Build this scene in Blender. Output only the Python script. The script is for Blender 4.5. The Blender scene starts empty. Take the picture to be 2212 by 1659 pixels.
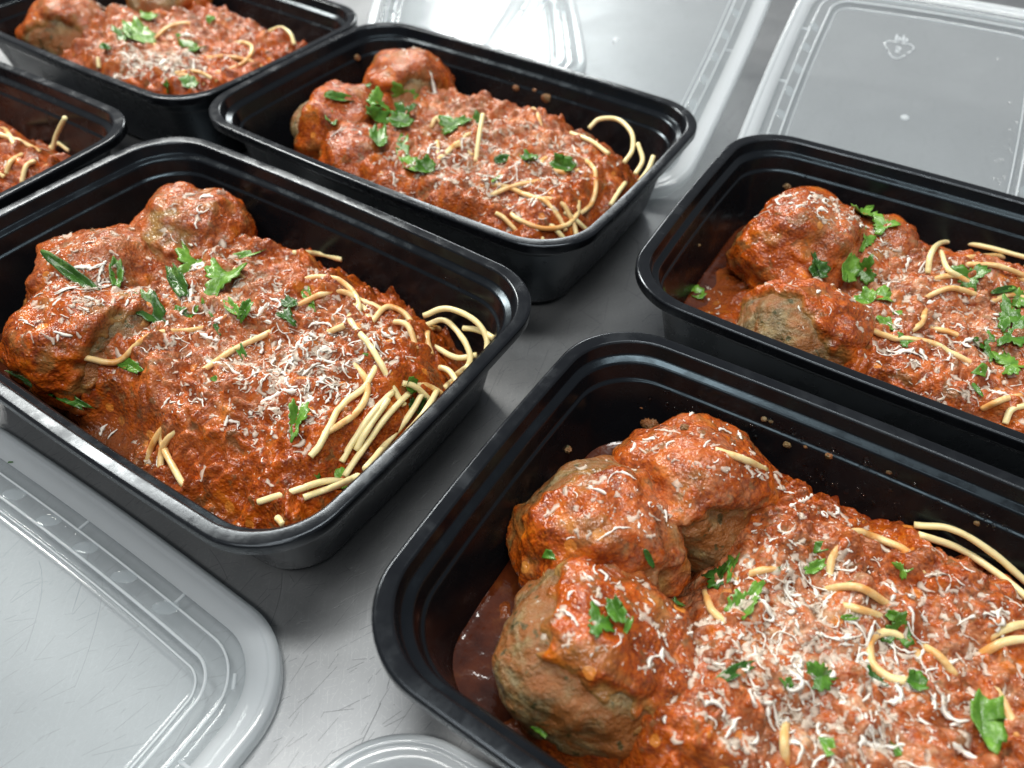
import bpy, bmesh, math
import numpy as np
from mathutils import Matrix, Vector

# ------------------------------------------------------------------ camera, world, lamps
sc = bpy.context.scene
col = sc.collection
MM = 0.001

cam_d = bpy.data.cameras.new("camera")
cam = bpy.data.objects.new("camera", cam_d)
col.objects.link(cam)
sc.camera = cam
cam_d.sensor_width = 36.0
cam_d.lens = 36.0 * 1650.0 / 2212.0
cam_d.clip_start = 0.005
cam_d.clip_end = 50.0
PITCH, ROLL, CAM_H = 0.81226, 0.01414, 234.3
_f = Vector((0, math.cos(PITCH), -math.sin(PITCH)))
_r = Vector((1, 0, 0))
_u = _r.cross(_f)
_r2 = math.cos(ROLL) * _r + math.sin(ROLL) * _u
_u2 = -math.sin(ROLL) * _r + math.cos(ROLL) * _u
cam.matrix_world = Matrix(((_r2.x, _u2.x, -_f.x, 0), (_r2.y, _u2.y, -_f.y, 0), (_r2.z, _u2.z, -_f.z, CAM_H * MM), (0, 0, 0, 1)))
cam_d.dof.use_dof = True
cam_d.dof.focus_distance = 0.265
cam_d.dof.aperture_fstop = 10.5

w = bpy.data.worlds.new("World")
sc.world = w
w.use_nodes = True
bgn = w.node_tree.nodes["Background"]
bgn.inputs[0].default_value = (0.90, 0.95, 1.0, 1)
bgn.inputs[1].default_value = 0.21

def lamp(name, loc, target, sx, sy, power, color):
    d = bpy.data.lights.new(name, 'AREA')
    d.shape = 'RECTANGLE'; d.size = sx; d.size_y = sy; d.energy = power; d.color = color
    o = bpy.data.objects.new(name, d); col.objects.link(o)
    o.location = loc
    o.rotation_euler = (Vector(target) - Vector(loc)).to_track_quat('-Z', 'Y').to_euler()
    return o
lamp("ceiling_lamp", (-0.74, 1.25, 1.12), (0, 0.25, 0), 0.6, 0.24, 22, (1.0, 0.97, 0.90))
lamp("ceiling_lamp", (0.10, 0.30, 1.90), (0.10, 0.25, 0), 1.2, 0.25, 19, (1.0, 1.0, 0.96))
lamp("ceiling_lamp", (-0.35, -0.55, 1.60), (0.0, 0.25, 0), 1.2, 0.25, 9, (1.0, 0.99, 0.95))
lamp("ceiling_lamp", (0.0, 2.9, 1.15), (0, 0.5, 0), 0.6, 0.45, 14, (0.98, 1.0, 0.97))

sc.view_settings.view_transform = 'Standard'
sc.view_settings.look = 'None'
sc.view_settings.gamma = 1.0
sc.view_settings.use_curve_mapping = False
sc.view_settings.exposure = 0.34

# ------------------------------------------------------------------ noise (numpy)
_rng = np.random.RandomState(7)
_perm = np.concatenate([_rng.permutation(256)] * 2)
_g = _rng.normal(size=(256, 3)); _g /= np.linalg.norm(_g, axis=1)[:, None]

def pn(p):
    """gradient noise, p (n,3) -> about -1..1"""
    p = np.asarray(p, float)
    i = np.floor(p).astype(int); f = p - i
    s = f * f * f * (f * (f * 6 - 15) + 10)
    i &= 255
    out = 0
    for dx in (0, 1):
        wx = s[:, 0] if dx else 1 - s[:, 0]
        a = _perm[(i[:, 0] + dx) & 255]
        for dy in (0, 1):
            wy = s[:, 1] if dy else 1 - s[:, 1]
            b = _perm[(a + i[:, 1] + dy) & 255]
            for dz in (0, 1):
                wz = s[:, 2] if dz else 1 - s[:, 2]
                g = _g[_perm[(b + i[:, 2] + dz) & 255]]
                d = g[:, 0] * (f[:, 0] - dx) + g[:, 1] * (f[:, 1] - dy) + g[:, 2] * (f[:, 2] - dz)
                out = out + wx * wy * wz * d
    return out * 1.5

def sstep(a, b, x):
    t = np.clip((x - a) / (b - a), 0, 1)
    return t * t * (3 - 2 * t)

# ------------------------------------------------------------------ materials
def new_mat(name):
    m = bpy.data.materials.new(name); m.use_nodes = True
    nt = m.node_tree
    return m, nt, nt.nodes["Principled BSDF"]

def N(nt, t, **kw):
    n = nt.nodes.new(t)
    for k, v in kw.items():
        if k.startswith('i_'):
            n.inputs[k[2:].replace('_', ' ')].default_value = v
        else:
            setattr(n, k, v)
    return n

def noise(nt, vec, scale, detail=3, rough=0.55, dist=0.0):
    n = N(nt, 'ShaderNodeTexNoise')
    n.inputs['Scale'].default_value = scale
    n.inputs['Detail'].default_value = detail
    n.inputs['Roughness'].default_value = rough
    n.inputs['Distortion'].default_value = dist
    nt.links.new(vec, n.inputs['Vector'])
    return n.outputs['Fac']

def ramp(nt, fac, stops):
    r = N(nt, 'ShaderNodeValToRGB')
    e = r.color_ramp.elements
    while len(e) < len(stops): e.new(0.5)
    for el, (p, c) in zip(e, stops):
        el.position = p
        el.color = (c[0], c[1], c[2], 1) if not np.isscalar(c) else (c, c, c, 1)
    nt.links.new(fac, r.inputs['Fac'])
    return r.outputs['Color']

def mix(nt, fac, a, b, mode='MIX'):
    m = N(nt, 'ShaderNodeMix', data_type='RGBA', blend_type=mode)
    for sock, v in ((0, fac), (6, a), (7, b)):
        if hasattr(v, 'node'): nt.links.new(v, m.inputs[sock])
        elif sock == 0: m.inputs[0].default_value = v
        else: m.inputs[sock].default_value = (v[0], v[1], v[2], 1)
    return m.outputs[2]

def math_(nt, op, a, b=None):
    m = N(nt, 'ShaderNodeMath', operation=op)
    for i, v in enumerate((a, b)):
        if v is None: continue
        if hasattr(v, 'node'): nt.links.new(v, m.inputs[i])
        else: m.inputs[i].default_value = v
    return m.outputs[0]

def bump(nt, bsdf, h, dist, strength=1.0):
    b = N(nt, 'ShaderNodeBump')
    b.inputs['Distance'].default_value = dist
    b.inputs['Strength'].default_value = strength
    nt.links.new(h, b.inputs['Height'])
    nt.links.new(b.outputs[0], bsdf.inputs['Normal'])
    return b

def obj_co(nt):
    return N(nt, 'ShaderNodeTexCoord').outputs['Object']

def geo_co(nt):
    return N(nt, 'ShaderNodeNewGeometry').outputs['Position']

MAT = {}
def build_materials():
    # black polypropylene
    m, nt, b = new_mat("black_plastic"); MAT['black'] = m
    co = obj_co(nt)
    b.inputs['Base Color'].default_value = (0.0055, 0.006, 0.0075, 1)
    rr = ramp(nt, math_(nt, 'ADD', math_(nt, 'MULTIPLY', noise(nt, co, 90, 4), .5), math_(nt, 'MULTIPLY', noise(nt, co, 22, 5, .7, 1.2), .5)), [(0.36, 0.12), (0.50, 0.20), (0.62, 0.38)])
    nt.links.new(rr, b.inputs['Roughness'])
    b.inputs['Specular IOR Level'].default_value = 0.40
    b.inputs['Specular Tint'].default_value = (0.80, 0.90, 1.0, 1)  # cool tint put in to offset the red that the sauce reflects
    bump(nt, b, noise(nt, co, 900, 2), 0.00004, 0.35)

    m2 = m.copy(); m2.name = "black_plastic_wall"; MAT['black_wall'] = m2
    b2 = m2.node_tree.nodes["Principled BSDF"]
    b2.inputs['Specular IOR Level'].default_value = 0.26; b2.inputs['Specular Tint'].default_value = (0.62, 0.84, 1.0, 1)  # same plastic, reflections dimmed and cooled further to suppress the sauce's red
    # brushed, scratched steel
    m, nt, b = new_mat("scratched_steel"); MAT['steel'] = m
    co = geo_co(nt)
    def mapped(rot, sx, sy, off=0):
        mp = N(nt, 'ShaderNodeMapping')
        mp.inputs['Rotation'].default_value = (0, 0, math.radians(rot))
        mp.inputs['Scale'].default_value = (sx, sy, 1)
        mp.inputs['Location'].default_value = (off, off * .7, 0)
        nt.links.new(co, mp.inputs['Vector'])
        return mp.outputs[0]
    brush = noise(nt, mapped(24, 1500, 22), 1.0, 3, 0.6)
    brush2 = noise(nt, mapped(68, 900, 14, 3), 1.0, 3, 0.6)
    cloud = noise(nt, mapped(0, 1, 1), 16, 4, 0.6, 0.6)
    def scratch(rot, f, width, off, gate_at, bend, along):
        sep = N(nt, 'ShaderNodeSeparateXYZ'); nt.links.new(mapped(rot, 1, 1, off), sep.inputs[0])
        wob = noise(nt, mapped(rot, 2.5, 5, off + 2), 1.0, 1, .4)
        x = math_(nt, 'ADD', sep.outputs[0], math_(nt, 'MULTIPLY', wob, bend))
        d = math_(nt, 'ABSOLUTE', math_(nt, 'SUBTRACT', math_(nt, 'FRACT', math_(nt, 'MULTIPLY', x, f)), 0.5))
        l = math_(nt, 'LESS_THAN', d, width * f)
        gt = math_(nt, 'GREATER_THAN', noise(nt, mapped(rot, f * 1.7, along, off + 4), 1.0, 1), gate_at)
        return math_(nt, 'MULTIPLY', l, gt)
    lines = None
    for rot, f, wd, off, bend in ((35, 75, 0.00009, 1, .10), (-38, 60, 0.00007, 5, .25), (62, 90, 0.00008, 9, .06), (14, 55, 0.00009, 13, .30), (80, 66, 0.00007, 17, .12), (50, 120, 0.00006, 19, .16), (28, 140, 0.00007, 27, .07)):
        l = scratch(rot, f, wd, off, 0.56, bend, 16)
        lines = l if lines is None else math_(nt, 'MAXIMUM', lines, l)
    fine = None
    for rot, off in ((22, 31), (-52, 37), (75, 41), (-10, 47), (50, 53)):
        l = scratch(rot, 420, 0.00005, off, 0.56, .05, 60)
        fine = l if fine is None else math_(nt, 'MAXIMUM', fine, l)
    basec = mix(nt, cloud, (0.24, 0.25, 0.262), (0.36, 0.37, 0.382))
    basec = mix(nt, math_(nt, 'MULTIPLY', brush, 0.6), basec, (0.36, 0.37, 0.38))
    basec = mix(nt, math_(nt, 'MULTIPLY', fine, 0.16), basec, (0.75, 0.77, 0.8))
    basec = mix(nt, math_(nt, 'MULTIPLY', lines, 0.62), basec, (0.09, 0.092, 0.10))
    nt.links.new(basec, b.inputs['Base Color'])
    b.inputs['Metallic'].default_value = 0.80
    ro = ramp(nt, noise(nt, mapped(10, 1, 1, 2), 30, 4, 0.65), [(0.25, 0.35), (0.8, 0.50)])
    nt.links.new(ro, b.inputs['Roughness'])
    hh = math_(nt, 'ADD', math_(nt, 'ADD', math_(nt, 'MULTIPLY', brush, 0.5), math_(nt, 'MULTIPLY', brush2, 0.35)), math_(nt, 'MULTIPLY', lines, -1.0))
    bump(nt, b, hh, 0.00005, 0.4)

    # tomato sauce (attribute "cheese" whitens where grated cheese has melted in, "brown" darkens to gravy)
    def sauce(name, grain):
        m, nt, b = new_mat(name)
        co = obj_co(nt)
        big = noise(nt, co, 85, 5, 0.66, 0.6)
        c = ramp(nt, big, [(0.33, (0.070, 0.011, 0.002)), (0.44, (0.20, 0.027, 0.003)), (0.56, (0.37, 0.058, 0.003)), (0.70, (0.52, 0.140, 0.006))])
        pulp = noise(nt, co, 800, 3, 0.65)
        c = mix(nt, ramp(nt, pulp, [(0.42, 0.0), (0.70, 0.75)]), c, (0.50, 0.115, 0.010))
        c = mix(nt, ramp(nt, noise(nt, co, 240, 2, .5), [(0.30, 0.8), (0.44, 0.0)]), c, (0.17, 0.026, 0.008))
        # carrot and onion bits
        bits = N(nt, 'ShaderNodeTexVoronoi'); bits.inputs['Scale'].default_value = 170
        nt.links.new(co, bits.inputs['Vector'])
        bm_ = math_(nt, 'MULTIPLY', math_(nt, 'LESS_THAN', bits.outputs['Distance'], 0.33), math_(nt, 'GREATER_THAN', N_sep(nt, bits.outputs['Color']), 0.93))
        c = mix(nt, math_(nt, 'MULTIPLY', bm_, 0.8), c, (0.66, 0.22, 0.03))
        c = mix(nt, ramp(nt, noise(nt, co, 150, 3, .6, .3), [(0.58, 0.0), (0.66, 0.75)]), c, (0.16, 0.075, 0.025))
        at = N(nt, 'ShaderNodeAttribute', attribute_name='cheese').outputs['Fac']
        chn = noise(nt, co, 300, 4, 0.65, 0.5)
        chf = math_(nt, 'MULTIPLY', at, ramp(nt, chn, [(0.36, 0.0), (0.66, 1.0)]))
        c = mix(nt, math_(nt, 'MULTIPLY', chf, 0.8), c, (0.66, 0.42, 0.25))
        tn = N(nt, 'ShaderNodeAttribute', attribute_name='thin').outputs['Fac']
        mc = ramp(nt, noise(nt, co, 160, 4, .6), [(0.32, (0.13, 0.075, 0.022)), (0.52, (0.25, 0.155, 0.05)), (0.68, (0.33, 0.20, 0.06))])
        c = mix(nt, math_(nt, 'MULTIPLY', tn, 0.85), c, mc)
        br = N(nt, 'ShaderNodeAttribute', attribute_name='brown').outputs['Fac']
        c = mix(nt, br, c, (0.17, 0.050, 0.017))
        nt.links.new(c, b.inputs['Base Color'])
        rr = ramp(nt, noise(nt, co, 420, 3), [(0.3, 0.13), (0.7, 0.27)])
        nt.links.new(rr, b.inputs['Roughness'])
        b.inputs['Specular IOR Level'].default_value = 0.40
        h = math_(nt, 'ADD', math_(nt, 'MULTIPLY', noise(nt, co, 900, 1, .4), 1.0), math_(nt, 'MULTIPLY', noise(nt, co, 380, 2, .5), 0.8))
        bump(nt, b, h, grain, 0.9)
        return m
    MAT['sauce'] = sauce("tomato_sauce", 0.00062)
    # thin brown gravy in the corners
    m, nt, b = new_mat("brown_gravy"); MAT['gravy'] = m
    co = obj_co(nt)
    c = ramp(nt, noise(nt, co, 130, 4, .6), [(0.3, (0.040, 0.008, 0.003)), (0.60, (0.085, 0.018, 0.005)), (0.80, (0.15, 0.045, 0.010))])
    nt.links.new(c, b.inputs['Base Color'])
    b.inputs['Roughness'].default_value = 0.12
    b.inputs['Coat Weight'].default_value = 0.3
    bump(nt, b, noise(nt, co, 170, 3), 0.0008, 0.5)

    # browned meat with herbs
    m, nt, b = new_mat("meatball_meat"); MAT['meat'] = m
    co = obj_co(nt)
    c = ramp(nt, noise(nt, co, 110, 4, 0.6, .3), [(0.32, (0.050, 0.029, 0.011)), (0.50, (0.18, 0.112, 0.040)), (0.66, (0.31, 0.21, 0.085))])
    c = mix(nt, ramp(nt, noise(nt, co, 480, 3, .6), [(0.40, 0.0), (0.7, 0.6)]), c, (0.34, 0.28, 0.16))
    c = mix(nt, ramp(nt, noise(nt, co, 75, 3, .6, 1.0), [(0.39, 0.0), (0.58, 0.85)]), c, (0.28, 0.085, 0.016))
    c = mix(nt, ramp(nt, noise(nt, co, 260, 2, .5), [(0.64, 0.0), (0.68, 0.8)]), c, (0.04, 0.05, 0.015))
    nt.links.new(c, b.inputs['Base Color'])
    b.inputs['Roughness'].default_value = 0.28
    bump(nt, b, math_(nt, 'ADD', noise(nt, co, 650, 4, .7), math_(nt, 'MULTIPLY', noise(nt, co, 230, 3, .6), 1.5)), 0.0011, 1.0)

    # spaghetti
    def pasta(name, lo, hi):
        m, nt, b = new_mat(name)
        co = obj_co(nt)
        c = mix(nt, noise(nt, co, 120, 2), (0.88, 0.77, 0.45), (0.82, 0.66, 0.30))
        s = ramp(nt, noise(nt, co, 95, 4, .6, .4), [(lo, 0.0), (hi, 0.9)])
        c = mix(nt, s, c, (0.62, 0.26, 0.05))
        nt.links.new(c, b.inputs['Base Color'])
        b.inputs['Roughness'].default_value = 0.30
        b.inputs['Subsurface Weight'].default_value = 0.25
        b.inputs['Subsurface Radius'].default_value = (1.0, 0.7, 0.3)
        b.inputs['Subsurface Scale'].default_value = 0.0015
        bump(nt, b, noise(nt, co, 700, 3), 0.00025, 0.6)
        return m
    MAT['pasta'] = pasta("plain_spaghetti", 0.60, 0.82)
    MAT['pasta_sauced'] = pasta("sauced_spaghetti", 0.34, 0.62)

    # parsley
    def leaf(name, a, d):
        m, nt, b = new_mat(name)
        co = obj_co(nt)
        c = ramp(nt, noise(nt, co, 330, 3, .6), [(0.3, a), (0.7, d)])
        c = mix(nt, ramp(nt, noise(nt, co, 140, 2, .5, .8), [(0.55, 0.0), (0.62, 0.30), (0.68, 0.0)]), c, (0.30, 0.50, 0.14))
        nt.links.new(c, b.inputs['Base Color'])
        b.inputs['Roughness'].default_value = 0.27
        b.inputs['Subsurface Weight'].default_value = 0.10
        b.inputs['Subsurface Radius'].default_value = (0.4, 1.0, 0.2)
        b.inputs['Subsurface Scale'].default_value = 0.0008
        bump(nt, b, noise(nt, co, 420, 3, .6), 0.0006, 0.7)
        return m
    MAT['leaf_dark'] = leaf("dark_parsley", (0.016, 0.060, 0.008), (0.040, 0.125, 0.014))
    MAT['leaf_mid'] = leaf("green_parsley", (0.030, 0.100, 0.009), (0.085, 0.215, 0.022))
    MAT['leaf_light'] = leaf("bright_parsley", (0.055, 0.165, 0.014), (0.16, 0.33, 0.042))

    # grated cheese
    m, nt, b = new_mat("grated_cheese"); MAT['cheese'] = m
    b.inputs['Base Color'].default_value = (0.86, 0.81, 0.71, 1)
    b.inputs['Roughness'].default_value = 0.40
    b.inputs['Subsurface Weight'].default_value = 0.30
    b.inputs['Subsurface Radius'].default_value = (1.0, 0.85, 0.65)
    b.inputs['Subsurface Scale'].default_value = 0.0015
    m, nt, b = new_mat("melting_cheese"); MAT['cheese_melt'] = m
    b.inputs['Base Color'].default_value = (0.88, 0.77, 0.64, 1)
    b.inputs['Roughness'].default_value = 0.25
    b.inputs['Alpha'].default_value = 0.45

    # clear polypropylene of the lids: thin sheet, lets most light through, a little milky
    def clear(name, milk, rough, dist, sc_):
        m, nt, b = new_mat(name)
        out = nt.nodes['Material Output']
        co = obj_co(nt)
        tr = N(nt, 'ShaderNodeBsdfTransparent'); tr.inputs[0].default_value = (0.95, 0.97, 0.975, 1)
        b.inputs['Base Color'].default_value = (0.89, 0.93, 0.97, 1)
        b.inputs['Roughness'].default_value = rough
        tl = N(nt, 'ShaderNodeBsdfTranslucent'); tl.inputs[0].default_value = (0.93, 0.95, 0.96, 1)
        gl = N(nt, 'ShaderNodeBsdfGlossy'); gl.inputs['Roughness'].default_value = rough
        bp = N(nt, 'ShaderNodeBump'); bp.inputs['Distance'].default_value = dist; bp.inputs['Strength'].default_value = .6
        nt.links.new(noise(nt, co, sc_, 3), bp.inputs['Height'])
        for n_ in (b, gl): nt.links.new(bp.outputs[0], n_.inputs['Normal'])
        ge = N(nt, 'ShaderNodeNewGeometry')
        dt = N(nt, 'ShaderNodeVectorMath', operation='DOT_PRODUCT')
        nt.links.new(ge.outputs['Incoming'], dt.inputs[0]); nt.links.new(bp.outputs[0], dt.inputs[1])
        fz = math_(nt, 'POWER', math_(nt, 'SUBTRACT', 1.0, math_(nt, 'MINIMUM', math_(nt, 'ABSOLUTE', dt.outputs['Value']), 1.0)), 5.0)
        fres = math_(nt, 'ADD', math_(nt, 'MULTIPLY', fz, 0.95), 0.04)
        ms = N(nt, 'ShaderNodeMixShader'); ms.inputs[0].default_value = 0.5
        nt.links.new(b.outputs[0], ms.inputs[1]); nt.links.new(tl.outputs[0], ms.inputs[2])
        mk = N(nt, 'ShaderNodeMixShader'); mk.inputs[0].default_value = milk
        nt.links.new(tr.outputs[0], mk.inputs[1]); nt.links.new(ms.outputs[0], mk.inputs[2])
        fin = N(nt, 'ShaderNodeMixShader')
        nt.links.new(fres, fin.inputs[0])
        nt.links.new(mk.outputs[0], fin.inputs[1]); nt.links.new(gl.outputs[0], fin.inputs[2])
        nt.links.new(fin.outputs[0], out.inputs['Surface'])
        return m
    MAT['clear'] = clear("clear_plastic", 0.13, 0.07, 0.00003, 900)
    MAT['frosted'] = clear("frosted_plastic_panel", 0.17, 0.13, 0.00002, 1300)
    MAT['ridge'] = clear("bright_line_and_mark_plastic", 0.72, 0.10, 0.00003, 900)  # white for the recycling mark and the beads imitating bright lid lines
    MAT['milky'] = clear("milky_plastic", 0.52, 0.09, 0.00003, 900)
    m, nt, b = new_mat("embossed_white"); MAT['emboss'] = m
    b.inputs['Base Color'].default_value = (0.86, 0.89, 0.91, 1); b.inputs['Roughness'].default_value = 0.25
    # water
    m, nt, b = new_mat("water_drop"); MAT['water'] = m
    b.inputs['Base Color'].default_value = (1, 1, 1, 1); b.inputs['Roughness'].default_value = 0.02
    b.inputs['Transmission Weight'].default_value = 1.0; b.inputs['IOR'].default_value = 1.33

def N_sep(nt, c):
    s = N(nt, 'ShaderNodeSeparateColor'); nt.links.new(c, s.inputs[0]); return s.outputs[0]
build_materials()

# ------------------------------------------------------------------ mesh helpers (mm in, metres out)
def mesh_np(name, verts, faces, smooth=True, attrs=None):
    """verts (n,3) mm; faces (k,3|4) int array"""
    me = bpy.data.meshes.new(name)
    verts = np.asarray(verts, np.float32) * MM
    faces = np.asarray(faces, np.int32)
    k, s = faces.shape
    me.vertices.add(len(verts)); me.vertices.foreach_set('co', verts.ravel())
    me.loops.add(k * s); me.loops.foreach_set('vertex_index', faces.ravel())
    me.polygons.add(k)
    me.polygons.foreach_set('loop_start', np.arange(0, k * s, s, dtype=np.int32))
    me.polygons.foreach_set('use_smooth', np.full(k, smooth))
    me.update(calc_edges=True)
    for an, av in (attrs or {}).items():
        a = me.attributes.new(an, 'FLOAT', 'POINT')
        a.data.foreach_set('value', np.asarray(av, np.float32))
    return me

def obj(name, me, mat=None, parent=None):
    o = bpy.data.objects.new(name, me)
    col.objects.link(o)
    if mat is not None and not me.materials: me.materials.append(mat)
    if parent is not None: o.parent = parent
    return o

def thing(name, label, cat, matrix=None, group=None):
    o = bpy.data.objects.new(name, None); col.objects.link(o)
    o.empty_display_size = 0.02
    o['label'] = label; o['category'] = cat
    if group: o['group'] = group
    if matrix is not None: o.matrix_world = matrix
    return o

def tag(o, label, cat, group=None):
    o['label'] = label; o['category'] = cat
    if group: o['group'] = group
    return o

def rings(rs, close=True, cap_first=False, cap_last=False):
    """list of (n,3) loops -> verts, quads (caps as fans of degenerate quads around a centre)"""
    n = len(rs[0]); V = np.concatenate(rs); F = []
    idx = np.arange(n); nx = (idx + 1) % n
    for i in range(len(rs) - 1):
        a = i * n; b = a + n
        F.append(np.c_[a + idx, a + nx, b + nx, b + idx])
    F = np.concatenate(F)
    return V, F

def tri_of(F4):
    return np.concatenate([F4[:, [0, 1, 2]], F4[:, [0, 2, 3]]])

def outline(hl, hw, r, bl=2.7, bw=2.2, nc=14, ns=10):
    """rounded, slightly bowed rectangle, counter-clockwise"""
    pts = []
    cs = [(hl - r, hw - r, 0), (-(hl - r), hw - r, 90), (-(hl - r), -(hw - r), 180), (hl - r, -(hw - r), 270)]
    for i, (cx, cy, a0) in enumerate(cs):
        for k in range(nc + 1):
            a = math.radians(a0 + 90 * k / nc)
            pts.append((cx + r * math.cos(a), cy + r * math.sin(a)))
        nx_, ny_, na = cs[(i + 1) % 4]
        a = math.radians(a0 + 90)
        p = np.array(pts[-1]); q = np.array((nx_ + r * math.cos(math.radians(na)), ny_ + r * math.sin(math.radians(na))))
        for k in range(1, ns):
            pts.append(tuple(p + (q - p) * k / ns))
    P = np.array(pts)
    x, y = P[:, 0] / hl, P[:, 1] / hw
    return np.c_[P[:, 0] - bw * y * y * x, P[:, 1] - bl * x * x * y]

def fillet(pts, rad, n=4):
    """round the inner corners of a profile polyline"""
    out = [np.array(pts[0], float)]
    for i in range(1, len(pts) - 1):
        p0, p1, p2 = (np.array(pts[j], float) for j in (i - 1, i, i + 1))
        a, b = p0 - p1, p2 - p1
        la, lb = np.linalg.norm(a), np.linalg.norm(b)
        t = min(rad if np.isscalar(rad) else rad[i], la * .48, lb * .48)
        s, e = p1 + a / la * t, p1 + b / lb * t
        for k in range(n + 1):
            u = k / n
            out.append((1 - u) ** 2 * s + 2 * u * (1 - u) * p1 + u * u * e)
    out.append(np.array(pts[-1], float))
    return out

def sweep_profile(prof, HL, HW, R, keep=0.55, rmin=8, **kw):
    rs = []
    for d, z in prof:
        o_ = outline(HL - d, HW - d, max(R - keep * d, rmin), **kw)
        rs.append(np.c_[o_, np.full(len(o_), z)])
    return rs

def cap(rs_last, z, base, steps=(0.66, 0.33, 0.02)):
    """shrinking rings to close a floor"""
    out = []
    for s in steps:
        q = rs_last.copy(); q[:, :2] *= s; q[:, 2] = z
        out.append(q)
    return out

def tube(path, rad, n=8, squash=1.0):
    """tube along path (k,3) with radius per point; returns verts, quads, closed ends"""
    path = np.asarray(path, float); k = len(path)
    rad = np.broadcast_to(rad, (k,))
    t = np.gradient(path, axis=0); t /= np.linalg.norm(t, axis=1)[:, None] + 1e-9
    up = np.array([0, 0, 1.0])
    rs = []
    prev = None
    for i in range(k):
        s = np.cross(t[i], up if abs(t[i, 2]) < 0.95 else np.array([1.0, 0, 0]))
        if prev is not None:
            s = prev - t[i] * (prev @ t[i])
        s /= np.linalg.norm(s) + 1e-9; prev = s
        u = np.cross(s, t[i])
        a = np.linspace(0, 2 * np.pi, n, endpoint=False)
        rs.append(path[i] + rad[i] * (np.cos(a)[:, None] * s + squash * np.sin(a)[:, None] * u))
    c0 = np.repeat(path[:1], n, 0) + (rs[0] - path[0]) * 0.05; c1 = np.repeat(path[-1:], n, 0) + (rs[-1] - path[-1]) * 0.05
    return rings([c0] + rs + [c1])

def spline(pts, n):
    """Catmull-Rom through pts (k,d)"""
    P = np.asarray(pts, float)
    P = np.vstack([2 * P[0] - P[1], P, 2 * P[-1] - P[-2]])
    m = len(P) - 3
    out = []
    for t in np.linspace(0, m, n):
        i = min(int(t), m - 1); u = t - i
        a, b, c, d = P[i:i + 4]
        out.append(0.5 * ((2 * b) + (-a + c) * u + (2 * a - 5 * b + 4 * c - d) * u * u + (-a + 3 * b - 3 * c + d) * u ** 3))
    return np.array(out)

# ------------------------------------------------------------------ the steel table
g = np.array([[-3000, -1500, 0], [3000, -1500, 0], [3000, 4000, 0], [-3000, 4000, 0]], float)
tb = obj("steel_table", mesh_np("steel_table", g, np.array([[0, 1, 2, 3]]), False), MAT['steel'])
tb['kind'] = 'structure'

# ------------------------------------------------------------------ black meal trays
HL, HW, RC, HT = 111.2, 76.0, 26.0, 50.0
WALL = [(4.9, 49.2), (5.9, 44.8), (8.7, 43.7), (9.8, 37.6), (10.9, 36.9), (17.6, 4.5), (22.0, 1.4), (40, 1.2)]
def wall_inset(z):
    zz = [w_[1] for w_ in WALL][::-1]; dd = [w_[0] for w_ in WALL][::-1]
    return np.interp(z, zz, dd)

def tray_meshes():
    # inside + outside skin
    inner = fillet(WALL, [0, 0.5, 0.8, 0.45, 0.45, 5, 5, 0])
    rs = sweep_profile(inner, HL, HW, RC)
    rs += cap(rs[-1], 1.2, 0)
    V1, F1 = rings(rs)
    outer = fillet([(4.0, 47.4), (4.9, 43.9), (7.7, 42.7), (8.7, 37.6), (9.7, 36.4), (16.4, 3.2), (21.5, 0.25), (40, 0.2)], [0, .6, .6, .5, .5, 3, 3, 0])
    ro = sweep_profile(outer, HL, HW, RC)
    ro += cap(ro[-1], 0.2, 0)
    V2, F2 = rings(ro)
    body = mesh_np("body", np.vstack([V1, V2]), np.vstack([F1, F2[:, ::-1] + len(V1)]))
    lip = fillet([(4.9, 49.2), (4.4, 49.8), (0.7, 50.0), (0.0, 49.4), (0.1, 45.7), (0.7, 45.5), (1.0, 47.4), (4.0, 47.4)], [0, .4, .45, .4, .3, .3, .5, 0])
    V, F = rings(sweep_profile(lip, HL, HW, RC))
    rim = mesh_np("rim", V, F[:, ::-1])
    return body, rim
BODY, RIM = tray_meshes()
for me_ in (BODY, RIM):
    bm = bmesh.new(); bm.from_mesh(me_); bmesh.ops.recalc_face_normals(bm, faces=bm.faces); bm.to_mesh(me_); bm.free()
    me_.polygons.foreach_set('use_smooth', np.full(len(me_.polygons), True))

TRAYS = {  # key: x, y, yaw (mm, degrees), label
    'A': (-115.5, 222.9, -33.0, "black tray left of centre with pale spaghetti curling in its right corner"),
    'B': (-32.4, 362.3, -32.5, "black tray behind the middle one, with a spaghetti loop rising over its right end"),
    'C': (170.2, 234.9, -30.9, "black tray at the right edge in front of the lid with the recycling mark"),
    'G': (86.7, 91.5, -31.4, "largest black tray, nearest, at the bottom right with a brown gravy pool in its corner"),
    'H': (-219.2, 483.2, -33.3, "black tray cut off at the top left, with a thick white cheese heap"),
    'I': (-311.8, 342.1, -31.1, "black tray at the left edge of which only one corner shows"),
}
FRAME = {}
tray_obj = {}
for k, (x, y, a, lab) in TRAYS.items():
    M = Matrix.Translation((x * MM, y * MM, 0)) @ Matrix.Rotation(math.radians(a), 4, 'Z')
    FRAME[k] = M
    t = thing("meal_tray", lab, "food tray", M, "black meal trays")
    obj("body", BODY, MAT['black_wall'], t); obj("rim", RIM, MAT['black'], t)
    tray_obj[k] = t

# ------------------------------------------------------------------ food: heaps and meatballs
def inside_depth(u, v):
    """distance inside the outer outline (mm, positive inside)"""
    hl = HL - 2.2 * np.minimum(np.abs(v) / HW, 1) ** 2; hw = HW - 2.7 * np.minimum(np.abs(u) / HL, 1) ** 2
    dx = np.abs(u) - (hl - RC); dy = np.abs(v) - (hw - RC)
    return -(np.hypot(np.maximum(dx, 0), np.maximum(dy, 0)) + np.minimum(np.maximum(dx, dy), 0) - RC)

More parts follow.
